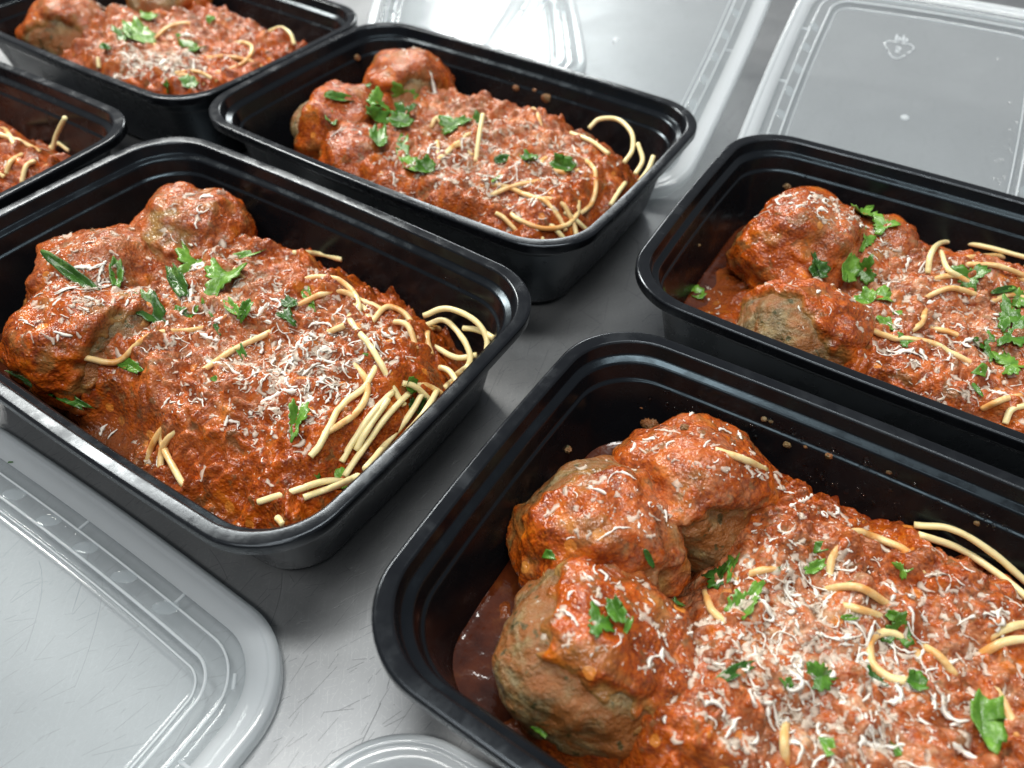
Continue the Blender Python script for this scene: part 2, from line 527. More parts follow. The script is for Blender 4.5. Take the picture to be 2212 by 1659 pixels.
def clearance(u, v, z):
    """distance to the tray wall at height z (mm, positive inside)"""
    d = wall_inset(z); r = np.maximum(RC - .55 * d, 8)
    hl = HL - d - 2.2 * np.minimum(np.abs(v) / HW, 1) ** 2; hw = HW - d - 2.7 * np.minimum(np.abs(u) / HL, 1) ** 2
    dx = np.abs(u) - (hl - r); dy = np.abs(v) - (hw - r)
    return r - (np.hypot(np.maximum(dx, 0), np.maximum(dy, 0)) + np.minimum(np.maximum(dx, dy), 0))

GS = 0.5                              # height-map step
GU = np.arange(-104, 104.01, GS); GV = np.arange(-70, 70.01, GS)
class HM:
    """highest food surface seen from above, tray coordinates"""
    def __init__(s): s.z = np.full((len(GU), len(GV)), 1.2)
    def splat(s, P):
        i = np.clip(np.rint((P[:, 0] - GU[0]) / GS).astype(int), 0, len(GU) - 1)
        j = np.clip(np.rint((P[:, 1] - GV[0]) / GS).astype(int), 0, len(GV) - 1)
        np.maximum.at(s.z, (i, j), P[:, 2])
    def finish(s):
        q = s.z
        for _ in range(2):           # close pin holes
            m = q.copy()
            for d in ((1, 0), (-1, 0), (0, 1), (0, -1)):
                m = np.maximum(m, np.roll(q, d, (0, 1)))
            hole = m - q > 2.5
            q = np.where(hole, m, q)
        s.z = q
        k = 3
        sm = q
        for _ in range(k):
            sm = (sm + np.roll(sm, 2, 0) + np.roll(sm, -2, 0) + np.roll(sm, 2, 1) + np.roll(sm, -2, 1)) / 5
        s.s = sm
        s.gu, s.gv = np.gradient(sm, GS)
    def at(s, u, v):
        fi = np.clip((np.asarray(u, float) - GU[0]) / GS, 0, len(GU) - 1.01); fj = np.clip((np.asarray(v, float) - GV[0]) / GS, 0, len(GV) - 1.01)
        i = fi.astype(int); j = fj.astype(int); a = fi - i; b = fj - j
        z = s.z
        return (z[i, j] * (1 - a) + z[i + 1, j] * a) * (1 - b) + (z[i, j + 1] * (1 - a) + z[i + 1, j + 1] * a) * b
    def normal(s, u, v):
        i = int(np.clip((u - GU[0]) / GS, 0, len(GU) - 1)); j = int(np.clip((v - GV[0]) / GS, 0, len(GV) - 1))
        n = np.array([-s.gu[i, j], -s.gv[i, j], 1.0]); return n / np.linalg.norm(n)

def heap_height(seed, u, v, F):
    """F: base levels and blobs"""
    z = np.full(u.shape, float(F['low']))
    e = sstep(F['u0'] - 14, F['u0'] + 14, u + 6 * pn(np.c_[u / 30, v / 30, np.full(u.shape, seed)]))
    z = z + (F['high'] - F['low']) * e
    for bu, bv, ru, rv, h in F['blobs']:
        z = z + h * np.exp(-((u - bu) / ru) ** 2 - ((v - bv) / rv) ** 2)
    for bu, bv, bz, r, sq, _b, _c in F['balls']:
        d = np.hypot(u - bu, v - bv); cosu = (u - bu) / (d + 1e-6)
        sk = np.minimum(bz + 9 - 1.15 * (d - .78 * r), bz + 9) * sstep(-.85, .0, cosu + .5 * pn(np.c_[u / 14, v / 14, u * 0 + seed + 70]))
        for hu, hv, hr in F.get('hole', []):
            sk = sk * (1 - np.exp(-((u - hu) ** 2 + (v - hv) ** 2) / hr ** 2))
        z = np.log(np.exp(np.clip(z, 0, 60) / 2.5) + np.exp(np.clip(sk, 0, 60) / 2.5)) * 2.5
    for bu, bv, br_, bh in F.get('bridge', []):
        q_ = bh * np.exp(-((np.hypot(u - bu, v - bv) + 2.5 * pn(np.c_[u / 8, v / 8, u * 0 + seed + 33])) / br_) ** 4)
        z = np.log(np.exp(np.clip(z, 0, 60) / 2.0) + np.exp(np.clip(q_, 0, 60) / 2.0)) * 2.0
    p = lambda s, o: np.c_[u / s, v / s, z * 0 + seed * 3.7 + o]
    wob = 2.2 * pn(p(9, 50))
    pw = lambda s, o: np.c_[(u + wob) / s, (v + wob) / s, z / s * .4 + seed * 3.7 + o]
    amp = 0.35 + 0.65 * e
    z = z + amp * (4.4 * pn(p(19, 1)) + 2.0 * pn(pw(9.5, 2)) + 6.0 * (np.abs(pn(pw(11.5, 12))) - .25))
    ridge = np.abs(pn(pw(5.6, 3))) * 2 - .5
    z = z + amp * 2.6 * ridge * (.5 + .7 * sstep(-.3, .3, pn(p(22, 31))))
    rough = .6 + .9 * sstep(-.25, .35, pn(p(24, 30)))
    z = z + amp * rough * 1.0 * pn(pw(3.6, 4)) + (0.3 + .7 * amp) * (0.50 * rough * pn(pw(1.9, 5)) + 0.30 * pn(pw(1.05, 6)))
    return z

def make_heap(key, F, step):
    uu = np.arange(-98, 98, step); vv = np.arange(-63, 63, step)
    U, V = np.meshgrid(uu, vv, indexing='ij')
    sh = U.shape; u = U.ravel(); v = V.ravel()
    z = np.maximum(heap_height(F['seed'], u, v, F), 1.6)
    dep = inside_depth(u, v)
    # food sinks a little towards the wall
    wn = 5 * pn(np.c_[u / 13, v / 13, u * 0 + F['seed'] + 60])
    z = z - F.get('fall', 17) * (1 - sstep(13, 38, dep + wn)) * sstep(8, 26, z)
    z = np.maximum(z, 1.6)
    # push overhanging rim vertices back to the wall
    ex = np.clip(0.2 - clearance(u, v, z), 0, None)
    ed = 0.8
    gu = (inside_depth(u + ed, v) - inside_depth(u - ed, v)) / (2 * ed); gv = (inside_depth(u, v + ed) - inside_depth(u, v - ed)) / (2 * ed)
    gl = np.hypot(gu, gv) + 1e-6
    ok = ex < 1.6
    u2 = u + np.where(ok, ex, 0) * gu / gl; v2 = v + np.where(ok, ex, 0) * gv / gl
    keep = ok.reshape(sh)
    fm = keep[:-1, :-1] & keep[1:, :-1] & keep[1:, 1:] & keep[:-1, 1:]
    idx = np.arange(u.size).reshape(sh)
    F4 = np.c_[idx[:-1, :-1][fm], idx[1:, :-1][fm], idx[1:, 1:][fm], idx[:-1, 1:][fm]]
    used = np.zeros(u.size, bool); used[F4.ravel()] = True
    re = np.cumsum(used) - 1
    P = np.c_[u2, v2, z][used]
    return P, re[F4]

def cheese_field(P, patches, seed):
    c = np.zeros(len(P))
    for cu, cv, r, s in patches:
        c = np.maximum(c, s * np.exp(-((P[:, 0] - cu) ** 2 + (P[:, 1] - cv) ** 2) / (r * r)))
    n = pn(np.c_[P[:, :2] / 7, P[:, 2] / 7 + seed])
    return np.clip(c * (0.75 + 0.7 * n), 0, 1)

_ico = {}
def ico(sub):
    if sub not in _ico:
        bm = bmesh.new(); bmesh.ops.create_icosphere(bm, subdivisions=sub, radius=1.0)
        V = np.array([v.co for v in bm.verts]); Fc = np.array([[v.index for v in f.verts] for f in bm.faces]); bm.free()
        _ico[sub] = (V / np.linalg.norm(V, axis=1)[:, None], Fc)
    return _ico[sub]

def make_meatball(seed, r, squash, bare, cover, sub, thick=3.4):
    """unit directions are tray directions. bare: list of (dir, cos-size, strength). Returns meat, coat arrays about the centre."""
    D, Fc = ico(sub)
    q = D * r + seed * 13.1
    rad = r * (1 + 0.17 * pn(q / (r * .75))) + 1.8 * pn(q / 9.5) + 0.55 * pn(q / 3.8) + 0.30 * pn(q / 1.8) + .14 * pn(q / 1.0)
    m = cover + 0.55 * D[:, 2] + 0.55 * pn(q / 12.0 + 40) + 0.25 * pn(q / 4.5 + 20)
    for d, c, s in bare:
        d = np.array(d, float); d /= np.linalg.norm(d)
        m -= s * sstep(c - 0.22, c + 0.16, D @ d + 0.10 * pn(q / 5.0 + 77))
    t = sstep(-0.02, 0.75, m)
    th = t * (thick + 2.0 * pn(q / 9.0 + 9) + 0.7 * (np.abs(pn(q / 6.5 + 5)) * 2 - .5) + .22 * pn(q / 3.4 + 3) + 0.26 * pn(q / 1.7 + 60) + 0.22 * pn(q / 1.0 + 90))
    coat = rad + th + np.where(t < 0.04, -1.6, 0.05)
    sq = np.array([1, 1, squash])
    keep = (t > 0.0)[Fc].any(1)
    used = np.zeros(len(D), bool); used[Fc[keep].ravel()] = True
    re = np.cumsum(used) - 1
    thin = .5 * sstep(.2, .55, pn(q / 9.0 + 55) + .3 * pn(q / 3.0 + 5)) + np.clip(1 - (t * (1 + .5 * pn(q / 7.0 + 33)) + .18 * pn(q / 2.5 + 12)) / .75, 0, 1)
    thin = np.clip(thin, 0, 1)
    return (D * rad[:, None] * sq, Fc), ((D * coat[:, None] * sq)[used], re[Fc[keep]], thin[used])

def rowdir(a, b, c, yaw):
    """picture-right, picture-up (along the table, away), up  ->  tray coordinates"""
    th = math.radians(-yaw)
    return (a * math.cos(th) - b * math.sin(th), a * math.sin(th) + b * math.cos(th), c)

FOOD = {
 'A': dict(seed=1, bridge=[(-52, -25, 14, 42), (-46, 12, 13, 38), (-57, 14, 11, 36)], low=14, high=35, u0=-44, step=0.55,
      blobs=[(20, 26, 22, 18, 4), (35, -5, 30, 20, 2), (58, 26, 12, 12, 3), (90, 48, 18, 17, -24), (94, 5, 12, 20, -12), (70, -48, 22, 12, -9), (30, -52, 25, 10, -4), (-14, 8, 18, 24, 3), (-52, 10, 13, 13, 8), (-30, 36, 12, 14, 4), (-88, -40, 16, 22, -5), (-8, -56, 26, 16, -16), (-25, -58, 16, 14, -8)],
      balls=[(-54, 32, 27, 24, .92, [((.2, -.5, .8), .90, .7)], .40), (-61, -9, 25, 26, .9, [((.9, .1, .25), .9, .6)], .7), (-40, -33, 23, 27, .9, [((.95, .1, .1), .76, 1.3)], .65)],
      cheese=[(-60, 0, 30, .8), (-10, 10, 34, .8), (20, -10, 34, .75), (40, 15, 26, .6), (-56, 34, 18, .6)]),
 'G': dict(seed=2, bridge=[(-62, -15, 15, 41), (-66, 22, 12, 38), (-38, -22, 14, 34), (-34, 40, 14, 34)], hole=[(-42, 15, 13)], fall=12, low=9, high=33, u0=-40, step=0.5,
      blobs=[(-43, 16, 12, 12, -8), (10, 45, 30, 14, 3), (40, 30, 30, 30, 3), (-24, 38, 12, 14, 4), (0, -10, 30, 25, 2), (-84, -40, 24, 26, -6), (-88, 50, 18, 14, -4), (-30, -28, 14, 16, 3)],
      balls=[(-54, 35, 24, 24.5, .88, [((.75, -.7, .0), .72, 1.1)], .6), (-72, 4, 24, 26, .86, [((-.65, .45, .55), .74, 1.2)], .45), (-56, -32, 22, 27, .86, [((-.85, -.35, .25), .66, 1.6), ((.2, -1, .2), .66, 1.0)], .45)],
      cheese=[(-5, 5, 34, .95), (15, -25, 34, .9), (-45, 10, 24, .8), (-55, 36, 20, .45), (40, 20, 34, .6)]),
 'C': dict(seed=3, bridge=[(-54, -10, 14, 36), (-44, 26, 14, 38), (-30, -20, 14, 34)], low=15, high=35, u0=-32, step=0.65,
      blobs=[(0, 30, 18, 22, 3), (30, 40, 24, 16, 4), (20, -20, 30, 30, -2), (-48, -6, 14, 12, 6)],
      balls=[(-60, 20, 25, 28, .88, [((-.9, .35, .0), .76, 1.3)], .6), (-43, -36, 22, 24, .9, [((-.5, -.7, .4), .68, 1.6), ((.2, -1, .2), .75, 1.2)], .35), (-33, 32, 22, 20, .9, [], .7)],
      cheese=[(-45, 15, 20, .7), (-15, 5, 30, .8), (20, 10, 34, .7), (30, -20, 30, .6)]),
 'B': dict(seed=4, bridge=[(-58, 12, 15, 40), (-50, -24, 14, 38), (-40, 20, 14, 36)], low=16, high=37, u0=-42, step=0.8,
      blobs=[(15, 40, 30, 16, 4), (92, 50, 18, 18, -18), (50, -10, 30, 30, 2), (0, -20, 30, 25, 1), (-50, 6, 14, 14, 6)],
      balls=[(-66, -14, 26, 24, .92, [((-.8, -.3, .3), .74, 1.5)], .55), (-58, 36, 28, 24, .92, [((.75, -.6, .0), .70, 1.3)], .5), (-38, -30, 22, 20, .9, [], .8)],
      cheese=[(0, 10, 40, .95), (30, 0, 40, .9), (-60, 36, 18, .6), (50, 20, 30, .7)]),
 'H': dict(seed=5, bridge=[(-56, 8, 16, 38), (-44, -20, 14, 36)], low=17, high=37, u0=-44, step=1.0,
      blobs=[(20, 30, 30, 20, 3), (0, -30, 22, 16, 2)],
      balls=[(-70, -24, 25, 25, .92, [((.6, -.8, .1), .74, 1.4)], .55), (-50, 40, 26, 25, .92, [((.3, -.9, .3), .66, 1.2)], .4), (-34, 0, 20, 20, .9, [], .7)],
      cheese=[(-60, -10, 30, .8), (-5, -10, 34, 1), (15, -20, 24, .9), (20, 25, 30, .6)]),
 'I': dict(seed=6, low=20, high=35, u0=-60, step=1.0, blobs=[(92, 40, 18, 18, -14), (90, -30, 16, 16, -8)], balls=[], cheese=[(30, 20, 40, .3)]),
}
BALL_LABEL = {
 'A': ["sauced meatball at the back corner of the middle left tray", "upper of two meatballs at the left end of the middle left tray", "lower left meatball of the middle left tray with a bare grey right side"],
 'G': ["sauced meatball standing by the back wall of the nearest tray", "middle meatball of the nearest tray with a bare olive upper left side", "lowest meatball of the nearest tray with a bare grey left side"],
 'C': ["large sauced meatball at the back left of the right hand tray", "front meatball of the right hand tray, mostly bare grey under one sauce patch", "small meatball buried in sauce behind the parsley of the right hand tray"],
 'B': ["left meatball of the tray behind the middle, bare olive on its left side", "back meatball of the tray behind the middle with cheese on top", "low meatball under sauce at the front of the tray behind the middle"],
 'H': ["left meatball of the top left tray", "back meatball of the top left tray, cut by the picture's top edge", "middle meatball under cheese in the top left tray"],
}
WHERE = {'A': "the middle left tray", 'B': "the tray behind the middle", 'C': "the right hand tray", 'G': "the nearest tray", 'H': "the top left tray", 'I': "the tray at the left edge"}
HMAP = {}; PORTION = {}
SUBD = {'A': 6, 'G': 6, 'C': 6, 'B': 5, 'H': 5, 'I': 5}
for k, F in FOOD.items():
    hm = HMAP[k] = HM()
    P, Q = make_heap(k, F, F['step'])
    ch = cheese_field(P, F['cheese'], F['seed'])
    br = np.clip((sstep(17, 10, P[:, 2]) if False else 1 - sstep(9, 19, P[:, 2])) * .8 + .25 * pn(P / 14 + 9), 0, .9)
    portion = PORTION[k] = thing("spaghetti_portion", "spaghetti under chunky red tomato sauce in " + WHERE[k], "spaghetti", FRAME[k], "pasta portions in the trays")
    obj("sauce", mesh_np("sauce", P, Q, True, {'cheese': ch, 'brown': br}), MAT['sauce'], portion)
    hm.splat(P)
    for bi, (bu, bv, bz, r, sq, bare, cov) in enumerate(F['balls']):
        (MV, MF), (CV, CF, CT) = make_meatball(F['seed'] * 5 + bi, r, sq, bare, cov, SUBD[k])
        ctr = np.array([bu, bv, bz])
        for A_ in (MV, CV):          # keep clear of the wall
            W_ = A_ + ctr
            ex = np.clip(0.2 - clearance(W_[:, 0], W_[:, 1], W_[:, 2]), 0, None)
            e = 1.0
            gu = inside_depth(W_[:, 0] + e, W_[:, 1]) - inside_depth(W_[:, 0] - e, W_[:, 1]); gv = inside_depth(W_[:, 0], W_[:, 1] + e) - inside_depth(W_[:, 0], W_[:, 1] - e)
            l = np.hypot(gu, gv) + 1e-6
            A_[:, 0] += ex * gu / l; A_[:, 1] += ex * gv / l
            A_[:, 2] = np.maximum(A_[:, 2], 1.3 - bz)
        mb = thing("meatball", BALL_LABEL[k][bi], "meatball", FRAME[k] @ Matrix.Translation((bu * MM, bv * MM, bz * MM)), "meatballs in the trays")
        obj("meat", mesh_np("meat", MV, MF), MAT['meat'], mb)
        chb = cheese_field(CV + ctr, F['cheese'], F['seed'] + 9) * sstep(-6, 8, CV[:, 2]) * .8
        obj("sauce_coating", mesh_np("sauce_coating", CV, CF, True, {'cheese': chb, 'brown': np.zeros(len(CV)), 'thin': CT}), MAT['sauce'], mb)
        hm.splat(MV + ctr); hm.splat(CV + ctr)
    hm.finish()
#@@SURFACES
#@@DATA
STRANDS = [
 ('A', 's', [(20.1, -26.3, 38.2), (19.1, -10.3, 35.2), (24.4, 5.2, 37.4)]),
 ('A', 'p', [(62.1, 50.3, 30.0), (70.1, 55.6, 34.0), (84.1, 55.1, 35.0), (92.4, 51.6, 31.0), (94.4, 44.8, 25.0), (92.8, 36.1, 20.0)]),
 ('A', 'p', [(63.4, 49.8, 26.0), (69.3, 54.6, 28.0), (81.9, 49.9, 28.0), (88.6, 45.2, 24.0), (87.9, 38.1, 18.0)]),
 ('A', 'p', [(79.5, 53.4, 30.0), (86.3, 54.8, 31.0), (94.7, 52.7, 33.0)]),
 ('A', 'p', [(70.4, 44.9, 22.0), (82.0, 44.8, 22.0), (89.3, 48.8, 24.0)]),
 ('A', 'p', [(75.5, 36.5, 20.0), (84.4, 37.1, 22.0), (96.1, 30.2, 22.0)]),
 ('A', 'p', [(85.3, 32.3, 17.2), (83.3, 42.3, 14.5), (101.6, 26.5, 42.8)]),
 ('A', 's', [(52.0, 30.7, 36.8), (51.0, 42.0, 35.3), (59.1, 43.9, 33.0), (69.0, 38.6, 29.8)]),
 ('A', 's', [(56.2, 37.1, 34.8), (64.0, 38.3, 34.8), (71.9, 33.6, 31.1)]),
 ('A', 'p', [(83.1, 15.0, 28.7), (84.0, 0.7, 29.1), (84.2, -11.4, 25.4), (86.2, -24.4, 24.0)]),
 ('A', 'p', [(79.6, 10.4, 31.4), (81.2, -2.8, 32.5), (81.1, -14.6, 27.4), (82.0, -21.1, 25.2)]),
 ('A', 'p', [(85.8, 19.6, 26.8), (87.4, 9.0, 24.4), (87.1, -4.2, 21.2), (101.8, -27.8, 43.4)]),
 ('A', 'p', [(86.8, 26.4, 22.0), (101.6, 1.3, 41.6), (88.6, 2.8, 18.6)]),
 ('A', 'p', [(81.0, 14.3, 33.2), (84.4, 17.5, 30.1), (89.3, 21.4, 19.6)]),
 ('A', 'p', [(81.5, 5.6, 32.8), (82.9, -6.6, 30.6), (82.9, -14.7, 25.6)]),
 ('A', 'p', [(70.7, -48.8, 25.4), (79.4, -39.7, 28.1), (83.7, -31.5, 27.0), (87.0, -25.7, 23.2)]),
 ('A', 'p', [(82.7, -39.8, 26.8), (86.8, -31.8, 25.9), (101.3, -30.9, 42.5)]),
 ('A', 's', [(16.0, -55.5, 13.4), (15.8, -51.6, 16.8), (17.1, -46.3, 22.4), (21.2, -40.3, 29.0)]),
 ('A', 's', [(41.2, -56.4, 21.2), (30.6, -52.7, 20.5), (19.4, -48.0, 19.5), (18.3, -44.5, 25.2)]),
 ('A', 's', [(26.0, -56.0, 15.4), (21.8, -51.0, 18.0), (22.3, -46.9, 22.8), (25.4, -42.3, 27.7)]),
 ('A', 'p', [(-6.6, 47.9, 33.8), (-7.3, 61.9, 24.2), (6.1, 62.6, 26.3)]),
 ('A', 's', [(42.9, 16.2, 37.9), (49.4, 20.2, 42.2)]),
 ('A', 'p', [(79.3, -49.0, 23.8), (83.5, -50.3, 25.0)]),
 ('A', 's', [(-12.1, 21.5, 41.3), (-6.8, 21.3, 38.4)]),
 ('A', 's', [(42.6, 31.5, 40.3), (43.9, 35.8, 35.8), (51.8, 31.1, 36.7)]),
 ('G', 'p', [(12.7, 60.2, 28.2), (22.6, 63.1, 30.4), (34.3, 62.6, 28.9), (49.7, 61.1, 22.8)]),
 ('G', 'p', [(14.6, 56.4, 29.4), (28.1, 61.9, 24.7), (38.7, 58.7, 25.0), (50.5, 52.5, 26.2)]),
 ('G', 's', [(-5.6, 20.0, 32.2), (1.4, 19.6, 40.2), (10.8, 22.3, 36.8)]),
 ('G', 's', [(-4.1, 14.9, 34.3), (3.5, 14.6, 37.8), (10.3, 18.4, 35.4)]),
 ('G', 's', [(-28.7, 9.8, 31.9), (-23.6, 13.2, 35.2), (-17.4, 18.1, 37.0)]),
 ('G', 's', [(-35.0, 5.0, 25.6), (-31.2, -3.0, 30.4), (-25.9, -5.9, 33.2)]),
 ('G', 's', [(21.3, 16.7, 33.8), (26.6, 15.2, 33.9), (32.0, 13.5, 32.8)]),
 ('G', 's', [(35.5, 20.7, 33.4), (39.3, 25.3, 37.9), (44.8, 30.3, 37.2), (51.6, 34.8, 33.5)]),
 ('G', 's', [(35.1, 24.4, 35.7), (39.0, 29.6, 38.3), (45.2, 36.7, 35.6), (50.8, 38.8, 35.5)]),
 ('G', 's', [(40.8, 14.4, 34.8), (45.5, 10.2, 32.2), (48.8, 5.1, 32.3)]),
 ('G', 's', [(-2.9, -22.7, 32.6), (-2.4, -29.7, 36.0), (0.4, -33.5, 33.3)]),
 ('G', 's', [(-49.7, 35.4, 52.0), (-41.8, 38.4, 48.8), (-34.3, 47.0, 39.8)]),
 ('B', 'p', [(54.9, 45.1, 38.0), (58.3, 49.5, 42.0), (67.9, 51.3, 44.0), (80.0, 42.8, 44.0), (85.1, 34.7, 40.0), (84.6, 27.8, 36.0)]),
 ('B', 'p', [(86.0, 38.6, 42.0), (92.5, 31.7, 38.0), (92.7, 24.4, 34.0)]),
 ('B', 'p', [(97.7, 32.1, 42.0), (98.6, 25.5, 38.0), (97.4, 19.1, 34.0)]),
 ('B', 's', [(58.9, -38.5, 37.2), (68.0, -42.9, 36.6), (78.6, -40.1, 34.5), (85.3, -30.9, 33.0), (85.0, -19.6, 32.3), (81.3, -11.5, 35.2)]),
 ('B', 's', [(56.5, -43.7, 37.6), (61.4, -44.3, 35.4), (68.1, -45.0, 33.0)]),
 ('B', 's', [(46.3, -33.2, 37.6), (52.9, -23.6, 38.6), (62.9, -16.0, 42.0)]),
 ('B', 'p', [(24.1, -13.5, 37.0), (20.2, -5.4, 44.2), (15.1, 6.1, 50.8)]),
 ('B', 's', [(10.5, -22.7, 40.8), (10.8, -9.7, 39.8), (19.2, -8.9, 37.8)]),
 ('B', 's', [(2.2, -15.4, 43.2), (7.8, -22.4, 40.8)]),
 ('B', 'p', [(46.7, 40.4, 35.0), (60.9, 36.3, 36.8), (74.4, 31.1, 36.0)]),
 ('B', 'p', [(80.8, -24.2, 35.1), (86.4, -21.9, 31.0), (91.2, -18.5, 25.0)]),
 ('B', 'p', [(87.2, 26.6, 26.2), (89.8, 13.5, 28.4), (90.7, 3.9, 27.0)]),
 ('B', 'p', [(80.1, -42.5, 31.3), (81.7, -41.5, 27.6)]),
 ('B', 's', [(-17.4, 4.2, 36.0), (-16.2, 8.7, 38.6), (-9.9, 6.2, 35.8)]),
 ('C', 'p', [(-8.1, 13.9, 39.6), (-9.9, 24.1, 43.5), (-4.4, 62.5, 26.9), (10.1, 63.1, 29.8), (32.1, 63.5, 30.5)]),
 ('C', 'p', [(-6.1, 35.8, 37.4), (-1.9, 18.1, 41.8), (4.2, 18.5, 39.5)]),
 ('C', 's', [(0.7, 28.6, 39.4), (14.6, 29.2, 42.9), (30.4, 36.1, 38.8)]),
 ('C', 's', [(3.7, 31.5, 42.4), (18.5, 62.7, 27.8), (32.7, 62.6, 27.7)]),
 ('C', 's', [(-5.5, 2.8, 36.9), (1.4, 7.6, 40.3), (11.4, 13.3, 38.9)]),
 ('C', 's', [(-8.6, -23.6, 35.2), (-4.0, -17.0, 36.8), (-3.5, -2.4, 35.4)]),
 ('C', 's', [(0.7, -9.2, 32.4), (8.1, -10.9, 33.7), (17.4, -11.6, 33.6)]),
 ('C', 's', [(15.9, 10.4, 37.3), (23.7, 23.2, 35.7), (32.0, 25.0, 36.0)]),
 ('C', 'p', [(33.6, -46.0, 29.8), (33.4, -41.8, 33.1), (37.0, -38.0, 34.1)]),
 ('C', 's', [(25.5, -43.1, 31.3), (29.1, -41.6, 35.4), (36.7, -29.4, 32.6)]),
 ('C', 's', [(-6.5, 11.7, 39.8), (1.4, 17.4, 40.1), (9.5, 18.3, 39.3)]),
 ('I', 'p', [(76.4, 52.5, 52.0), (67.5, 49.5, 42.0), (63.6, 45.8, 34.0)]),
 ('I', 'p', [(39.1, 56.4, 22.5), (39.8, 61.4, 23.2), (48.4, 61.0, 21.7)]),
 ('I', 's', [(74.3, 20.3, 33.0), (71.8, 26.7, 36.6), (68.7, 32.8, 37.0)]),
 ('I', 's', [(67.4, 18.4, 36.8), (65.4, 24.1, 38.7), (53.9, 35.3, 34.8)]),
 ('I', 's', [(0.2, 54.3, 24.6), (33.3, 42.5, 37.2), (51.3, 35.3, 38.8)]),
 ('H', 'p', [(47.2, 42.4, 36.0), (56.5, 43.6, 40.0), (67.5, 41.1, 40.0), (74.5, 36.9, 36.0)]),
 ('H', 's', [(49.8, -33.4, 39.0), (67.3, -30.7, 42.4), (79.4, -27.5, 40.0)]),
 ('H', 's', [(55.1, -42.5, 39.3), (63.3, -35.9, 41.2), (72.7, -31.8, 37.8)]),
 ('H', 'p', [(-5.4, -44.2, 37.0), (-2.6, -47.5, 32.4)]),
]
